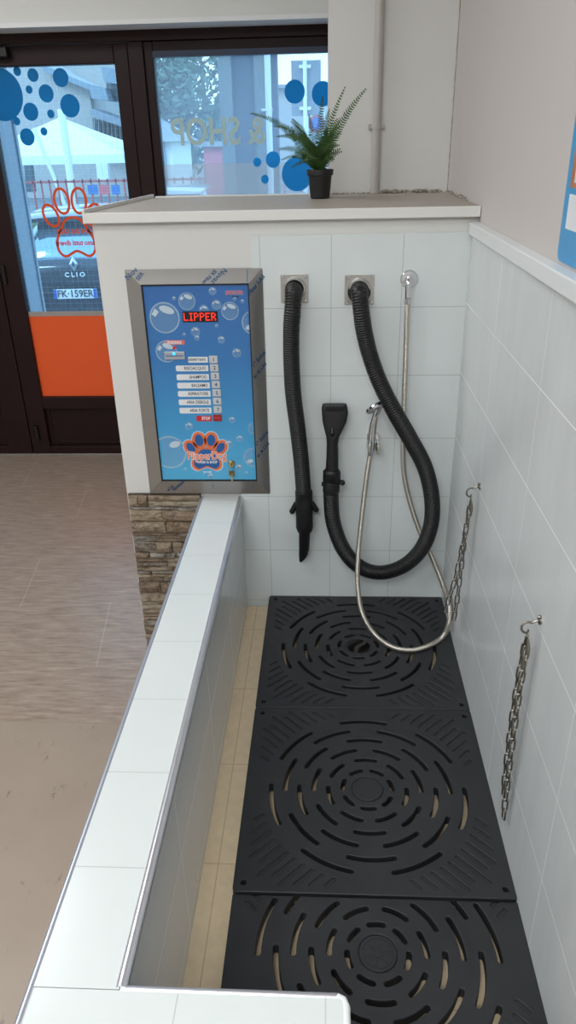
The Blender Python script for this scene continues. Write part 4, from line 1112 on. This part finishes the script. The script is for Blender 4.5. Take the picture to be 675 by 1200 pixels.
MB().sweep([(ps.x, 15.66, ZG), (ps.x, 15.66, ps.z)], .03, 10).build('sign_pole', 'out_white', rs, smooth=True)

# cars
def hatchback(label, loc, rz, paint, plate_txt=None, badge=False):
    t_ = thing('parked_car', label, 'car', loc, local=True); t_.rotation_euler = (0, 0, rz)
    def part_(mb, nm, mt, **k):
        o = mb.build(nm, mt, None, **k); o.parent = t_; return o
    # rear at y=0, nose at y=4.05
    def sec(y, hw, zb, zt, tum, n=8):
        pts = []
        for k in range(n + 1):
            a = PI / 2 * k / n; pts.append(Vector((hw * (1 - tum * (math.sin(a)) ** 2) * (math.cos(a) ** .35 if k < n else 0), y, zb + (zt - zb) * (math.sin(a) ** .8))))
        L = [Vector((-p.x, p.y, p.z)) for p in pts[-2::-1]]
        return [Vector((hw * .94, y, zb - .0))] + pts + L + [Vector((-hw * .94, y, zb))]
    m = MB()
    st_ = [(.00, .74, .32, .72), (.015, .80, .28, .86), (.06, .84, .25, .93), (.18, .86, .22, .97), (.5, .865, .2, .96), (1.5, .865, .18, .93), (2.6, .865, .18, .93), (3.2, .86, .2, .90), (3.75, .80, .22, .76), (4.0, .66, .28, .60), (4.05, .5, .34, .5)]
    m.rings([sec(y, hw, zb, zt, .04) for y, hw, zb, zt in st_]); part_(m, 'car_body', paint, smooth=True, angle=50)
    m = MB(); gh = [(.10, .70, .93, .97), (.30, .685, .90, 1.18), (.50, .67, .90, 1.38), (.62, .66, .90, 1.42), (1.3, .67, .9, 1.46), (2.0, .66, .9, 1.42), (2.55, .67, .9, 1.18), (3.05, .68, .88, .94)]
    m.rings([sec(y, hw, zb, zt, .10) for y, hw, zb, zt in gh]); part_(m, 'cabin_glass', 'car_glass', smooth=True, angle=50)
    m = MB(); m.rings([[Vector((x * hw, y, z0_ + .035 * (1 - x * x))) for x in (-1, -.8, -.4, 0, .4, .8, 1)] + [Vector((x * hw, y, z0_ - .03)) for x in (1, .4, -.4, -1)] for y, hw, z0_ in ((.28, .58, 1.375), (.40, .64, 1.405), (.7, .66, 1.42), (1.3, .665, 1.44), (1.9, .65, 1.415), (2.1, .6, 1.37))])
    part_(m, 'roof', paint, smooth=True)
    for s in (-1, 1):
        m = MB(); m.rings([[Vector((s * (w_), y, z)) for w_, y, z in q] for q in (((.60, .17, .98), (.70, .22, .98), (.72, .28, .98), (.62, .22, .98)), ((.56, .42, 1.40), (.64, .44, 1.38), (.66, .52, 1.37), (.58, .50, 1.41)))]); part_(m, 'rear_pillar', paint)
        m = MB(); m.rings([[Vector((s * x, y, z)) for x, y, z in q] for q in (((.62, -.005, .70), (.62, -.01, .86), (.62, .05, .86), (.62, .05, .70)), ((.80, .02, .72), (.80, .0, .92), (.86, .12, .92), (.86, .12, .74)), ((.868, .28, .80), (.868, .28, .92), (.86, .30, .92), (.86, .30, .80)))]); part_(m, 'tail_light', 'tail_red', smooth=False)
        for y in (.72, 3.25):
            m = MB(); m.lathe([(.2, -.10), (.30, -.10), (.31, -.06), (.31, .06), (.30, .10), (.2, .10)], (s * .78, y, .31), (1, 0, 0), 24); w_ = part_(m, 'wheel', 'tyre', smooth=True)
            m = MB(); m.lathe([(.05, .02), (.2, .0), (.205, .02), (.0, .03)], (s * .865, y, .31), (s, 0, 0), 12); o = m.build('wheel_trim', 'alu'); o.parent = w_
    m = MB(); m.rings([[Vector((x * w_, y, z)) for x, y in ((-1, .10), (-.97, -.04), (-.6, -.09), (0, -.10), (.6, -.09), (.97, -.04), (1, .10))] for z, w_ in ((.26, .82), (.34, .855), (.52, .86), (.58, .84))]); part_(m, 'rear_bumper', paint, smooth=True, angle=60)
    if plate_txt:
        m = MB(); m.box(-.26, .26, -.118, -.10, .515, .625); pl = part_(m, 'number_plate', 'plate_white')
        m = MB(); m.box(-.26, -.22, -.120, -.117, .515, .625); m.box(.22, .26, -.120, -.117, .515, .625); o = m.build('plate_band', 'plate_blue'); o.parent = pl
        text(plate_txt, .115, (0, -.122, .57), (1, 0, 0), (0, 0, 1), 'lettering_black', pl, bold=.002, sx=.95, ext=.001)
    if badge:
        m = MB()
        O = [(0, .085), (.052, 0), (0, -.085), (-.052, 0)]; I = [(0, .040), (.024, 0), (0, -.040), (-.024, 0)]
        for i in range(4):
            j_ = (i + 1) % 4; m.prism([(O[i][0], -.015, .90 + O[i][1]), (O[j_][0], -.015, .90 + O[j_][1]), (I[j_][0], -.03, .90 + I[j_][1]), (I[i][0], -.03, .90 + I[i][1])], (0, .02, 0))
        part_(m, 'emblem', 'alu')
        text('C L I O', .072, (0, -.016, .775), (1, 0, 0), (0, 0, 1), 'plate_white', t_, bold=.002, sx=1.1, ext=.004)
        m = MB(); m.box(-.3, .3, -.02, .02, .655, .675); part_(m, 'tailgate_trim', 'car_dark', bevel=.004)
    return t_
hatchback('dark hatchback parked just outside the glazed door, rear towards the shop', (-3.02, 9.15, ZG), .05, 'car_dark', 'FK·159ER', True)
hatchback('white car parked at left behind the dark hatchback', (-6.6, 14.5, ZG + .3), 1.9, 'car_white')
p = at_y(212, 214, 13)
hatchback('white car whose roof shows low behind the shop window', (-2.85, 14.2, ZG + .0), .06, 'car_white')

# gazebo
tp = at_y(71, 138, 24); ez_ = at_y(90, 181, 24).z; el = at_y(90, 190, 24).z
gz = thing('gazebo', 'white peaked canvas gazebo beyond the fence', 'tent', (tp.x, 24, ZG))
m = MB(); n = 8; hw = 2.6
R_ = []
for k in range(n + 1):
    t_ = k / n; w_ = hw * (1 - t_) + .04; z = ez_ + (tp.z - ez_) * (t_ ** 1.35)
    R_.append([(tp.x - w_, 24 - w_, z), (tp.x + w_, 24 - w_, z), (tp.x + w_, 24 + w_, z), (tp.x - w_, 24 + w_, z)])
m.rings(R_, cap=True); m.build('canopy', 'canvas', gz)
m = MB()
for q in ((tp.x - hw - .04, tp.x + hw + .04, 24 - hw - .05, 24 - hw - .03), (tp.x - hw - .04, tp.x + hw + .04, 24 + hw + .03, 24 + hw + .05), (tp.x - hw - .05, tp.x - hw - .03, 24 - hw, 24 + hw), (tp.x + hw + .03, tp.x + hw + .05, 24 - hw, 24 + hw)):
    m.box(*q, el, ez_)
m.build('valance', 'canvas', gz)
for sx in (-1, 1):
    for sy in (-1, 1): MB().box(tp.x + sx * hw - .05, tp.x + sx * hw + .05, 24 + sy * hw - .05, 24 + sy * hw + .05, ZG, ez_).build('leg', 'out_white', gz)
# poles
def pole(name, label, pts, r, group=None):
    t_ = thing(name, label, 'pole', tuple(pts[0]))
    MB().sweep(pts, r, 10).build('pole', 'out_white', t_, smooth=True)
    MB().lathe([(r * 1.8, 0), (r * 1.8, .05), (r, .12)], pts[0], (0, 0, 1), 10).build('pole_base', 'concrete', t_)
x = at_y(80, 190, 20).x
pole('street_pole', 'tall white pole rising in front of the gazebo peak', [(x, 20, ZG), (x, 20, at_y(72, 128, 20).z)], .09)
a_ = at_y(76, 222, 20.6); b_ = at_y(40, 150, 20.6)
pole('leaning_pole', 'thin white pole leaning left beside the tall pole', [Vector((at_y(86, 240, 20.6).x, 20.6, ZG)), b_], .05)
# fence
fn = thing('railing_fence', 'faded red railing fence behind the parked cars', 'fence', (-6, 19, ZG))
fx0, fx1 = -16, 2
m = MB(); zt_f = at_y(90, 213, 19).z
for z in (zt_f - .02, ZG + .2): m.box(fx0, fx1, 19, 19.04, z, z + .05)
x = fx0
while x < fx1: m.box(x, x + .035, 19, 19.03, ZG, zt_f + .06); x += .20
m.build('railing', 'fence_red', fn)
for (ua, ub, mt) in ((101, 114, 'banner_blue'), (115, 127, 'pink_wall'), (129, 140, 'banner_blue')):
    m = MB(); p1 = at_y(ua, 217, 18.9); p2 = at_y(ub, 228, 18.9); m.box(p1.x, p2.x, 18.985, 19.0, p2.z, p1.z)
    tag(m.build('banner', mt), 'pink banner hanging on the red fence' if mt == 'pink_wall' else ('blue banner left of the pink one on the red fence' if ua == 101 else 'blue banner right of the pink one on the red fence'), 'banner', 'banners on the fence')

# apartment building across the street
bd = thing('apartment_building', 'pale concrete apartment building with stepped grey balconies across the street', 'building', (-13, 38, ZG))
YBd = 38
def bz(u, v_, Y=YBd): return at_y(u, v_, Y)
def ext_poly(px, Y, dep, nm, mt):
    P_ = [tuple(at_y(u, v_, Y)) for u, v_ in px]; m = MB(); m.prism(P_, (0, dep, 0)); return m.build(nm, mt, bd)
ext_poly([(-60, 40), (20, 60), (52, 80), (104, 103), (108, 130), (170, 160), (170, 240), (-60, 240)], YBd, 6, 'facade', 'concrete')
ext_poly([(60, 40), (160, 60), (160, 240), (60, 240)], YBd + 6, 6, 'facade', 'concrete')
ext_poly([(45, 74), (52, 77), (106, 100), (106, 106), (52, 84)], YBd - .6, 1, 'eave_band', 'balcony')
ext_poly([(103, 98), (123, 103), (127, 118), (107, 115)], YBd - 1.2, 2, 'balcony', 'balcony')
ext_poly([(118, 78), (160, 86), (160, 102), (122, 96)], YBd - 1.0, 2, 'balcony', 'balcony')
ext_poly([(106, 127), (170, 152), (170, 158), (106, 136)], YBd - 1.6, 2.5, 'lower_roof', 'roof_slate')
ext_poly([(124, 97), (138, 100), (142, 119), (127, 117)], YBd - .2, .4, 'window', 'ext_window')
g0 = ext_poly([(108, 138), (170, 163), (170, 180), (112, 172)], YBd - .4, .5, 'window_wall', 'ext_window')
for k in range(8): ext_poly([(110 + k * 5, 136 + k * 2), (110.7 + k * 5, 136 + k * 2), (111.7 + k * 5, 182), (111 + k * 5, 182)], YBd - .7, .2, 'mullion', 'concrete')
ext_poly([(28, 192), (36, 192), (40, 225), (31, 225)], YBd - 3, .3, 'window', 'ext_window')
ext_poly([(112, 190), (126, 190), (128, 212), (114, 212)], YBd - 3, .3, 'balcony', 'out_white')

# garden shed with tiled roof seen through the window
sd = thing('shed', 'pale shed with grey tiled roof at left of the shop window view', 'shed', (-6, 20, ZG))
a_ = at_y(166, 160, 21); b_ = at_y(200, 160, 21); zr = at_y(190, 166, 21).z
MB().box(a_.x, b_.x, 21, 24, ZG, zr).build('shed_wall', 'out_white', sd)
m = MB(); c0 = at_y(170, 142, 21); m.hexa([(a_.x - .3, 20.7, zr), (b_.x + .25, 20.7, zr), (b_.x + .25, 24.3, zr), (a_.x - .3, 24.3, zr), (a_.x - .1, 21.6, zr + .9), (b_.x - 1.0, 21.6, zr + .75), (b_.x - 1.0, 23.6, zr + .75), (a_.x - .1, 23.6, zr + .9)]); m.build('shed_roof', 'roof_slate', sd)
MB().box(b_.x - .28, b_.x - .16, 20.9, 21.0, ZG, zr).build('shed_post', 'balcony', sd)
# pink hut
ph = at_y(238, 172, 26); ph2 = at_y(262, 192, 26)
hut = thing('pink_hut', 'pink walled hut beyond the fence beside the pillar', 'hut', ((ph.x + ph2.x) / 2, 27, ZG))
MB().box(ph.x, ph2.x, 26, 28, ZG, ph.z).build('hut_wall', 'pink_wall', hut)
MB().box(ph.x - .2, ph2.x + .2, 25.8, 28.2, ph.z, ph.z + .15).build('hut_roof', 'roof_slate', hut)
# grass verge
m = MB(); m.box(-12, 6, 19.4, 25, ZG, ZG + .04); struct(m.build('trim_4', 'grass'), 'grass verge behind the fence')

# trees
def tree(label, x, y, h, w, nl=1500, bare=False):
    t_ = thing('broad_tree', label, 'tree', (x, y, ZG), 'trees across the street')
    m = MB(); m.sweep([(x, y, ZG), (x + .1, y, ZG + h * .4), (x, y, ZG + h * .85)], [.22, .15, .04], 8)
    for k in range(26):
        z = ZG + h * random.uniform(.25, .8); a = random.uniform(0, 2 * PI); L = w * random.uniform(.45, .95)
        m.sweep([(x, y, z), (x + L * .5 * math.cos(a), y + L * .5 * math.sin(a), z + L * .3), (x + L * math.cos(a), y + L * math.sin(a), z + L * .75)], [.06, .035, .01], 5)
    m.build('trunk', 'bark', t_, smooth=True)
    m = MB()
    for k in range(nl):
        a = random.uniform(0, 2 * PI); b = math.asin(random.uniform(-1, 1)); r = random.uniform(.35, 1) ** .6
        p = Vector((x + w * r * math.cos(a) * math.cos(b), y + w * r * math.sin(a) * math.cos(b), ZG + h * .58 + h * .42 * r * math.sin(b)))
        if noise.noise(p * .8) < -.12: continue
        s = random.uniform(.07, .17); u = Vector((random.gauss(0, 1), random.gauss(0, 1), random.gauss(0, 1))).normalized(); v__ = u.orthogonal().normalized()
        q = [p + u * s, p + v__ * s * .5, p - u * s, p - v__ * s * .5]
        m.face([m.bm.verts.new(c_) for c_ in q])
    m.build('crown', 'leaf_far', t_)
p = at_y(186, 120, 34); tree('leafy tree at the left edge of the shop window view', p.x, 34, 6.3, 1.25, 1800)
p = at_y(209, 120, 30); tree('tall leafy tree in the middle of the shop window view', p.x, 30, 5.4, 1.5, 2600)
p = at_y(238, 120, 38); tree('tallest leafy tree, just left of the granite pillar', p.x, 38, 7.0, 2.2, 3600)
p = at_y(259, 120, 30); tree('hazy tree partly hidden behind the granite pillar', p.x, 30.5, 4.0, .95, 1200)
# low house at the right
lh = thing('low_building', 'pale building far behind the grey road sign', 'building', (1.0, 45, ZG))
a_ = at_y(326, 100, 45); b_ = at_y(420, 100, 45)
MB().box(a_.x, b_.x, 45, 52, ZG, at_y(350, 103, 45).z).build('facade', 'concrete', lh)
MB().box(a_.x - .3, b_.x + .3, 44.6, 52.4, at_y(350, 103, 45).z, at_y(350, 99, 45).z).build('roof', 'roof_slate', lh)

# ------------------------------------------------------------------ lights
W = bpy.data.worlds.new('World'); S.world = W; W.use_nodes = True
nt = W.node_tree; nt.nodes.clear()
bg = nt.nodes.new('ShaderNodeBackground'); wo = nt.nodes.new('ShaderNodeOutputWorld')
tcn = nt.nodes.new('ShaderNodeTexCoord'); sp_ = nt.nodes.new('ShaderNodeSeparateXYZ'); rm = nt.nodes.new('ShaderNodeValToRGB')
nt.links.new(tcn.outputs['Generated'], sp_.inputs[0]); nt.links.new(sp_.outputs[2], rm.inputs[0])
rm.color_ramp.elements[0].position = 0; rm.color_ramp.elements[0].color = (.93, .97, 1, 1)
rm.color_ramp.elements[1].position = .6; rm.color_ramp.elements[1].color = (.62, .78, 1, 1)
nt.links.new(rm.outputs[0], bg.inputs[0]); bg.inputs[1].default_value = 3.2
nt.links.new(bg.outputs[0], wo.inputs[0])
sun = bpy.data.lights.new('sun', 'SUN'); sun.energy = 2.0; sun.angle = .3; sun.color = (1, .96, .9)
so_ = bpy.data.objects.new('sun', sun); C.objects.link(so_); so_.rotation_euler = (math.radians(52), 0, math.radians(-35))

def lamp(x, y, sx, sy, e, idx):
    t_ = thing('ceiling_lamp', 'flat ceiling light panel %s' % idx, 'lamp', (x, y, 2.9))
    m = MB(); frame_rect(m, 0, sx, 0, sy, .02, 0, .03); m.bm.free()
    m = MB(); m.box(x - sx / 2 - .02, x + sx / 2 + .02, y - sy / 2 - .02, y + sy / 2 + .02, 2.872, 2.899); m.build('lamp_housing', 'alu', t_)
    l = bpy.data.lights.new('ceiling_light', 'AREA'); l.shape = 'RECTANGLE'; l.size = sx; l.size_y = sy; l.energy = e; l.color = (.97, .99, 1.0)
    o = bpy.data.objects.new('ceiling_light', l); C.objects.link(o); o.location = (x, y, 2.868)
lamp(-.5, -1.0, 1.2, 1.2, 62, 'added behind the camera as fill light, out of view')  # unseen lamp added to brighten the upright tiled faces
lamp(-.9, .7, 1.2, .6, 14, 'over the near end of the tub, out of view')
lamp(-1.9, 2.2, 1.2, .6, 34, 'towards the door, out of view')
lamp(-3.2, -.6, 1.2, .6, 40, 'at the far side of the shop, out of view')

S.view_settings.view_transform = 'Standard'; S.view_settings.look = 'None'
S.view_settings.exposure = -.02; S.view_settings.gamma = 1
S.view_settings.use_curve_mapping = False
for o in list(bpy.data.objects):
    if '_rot' in o: del o['_rot']
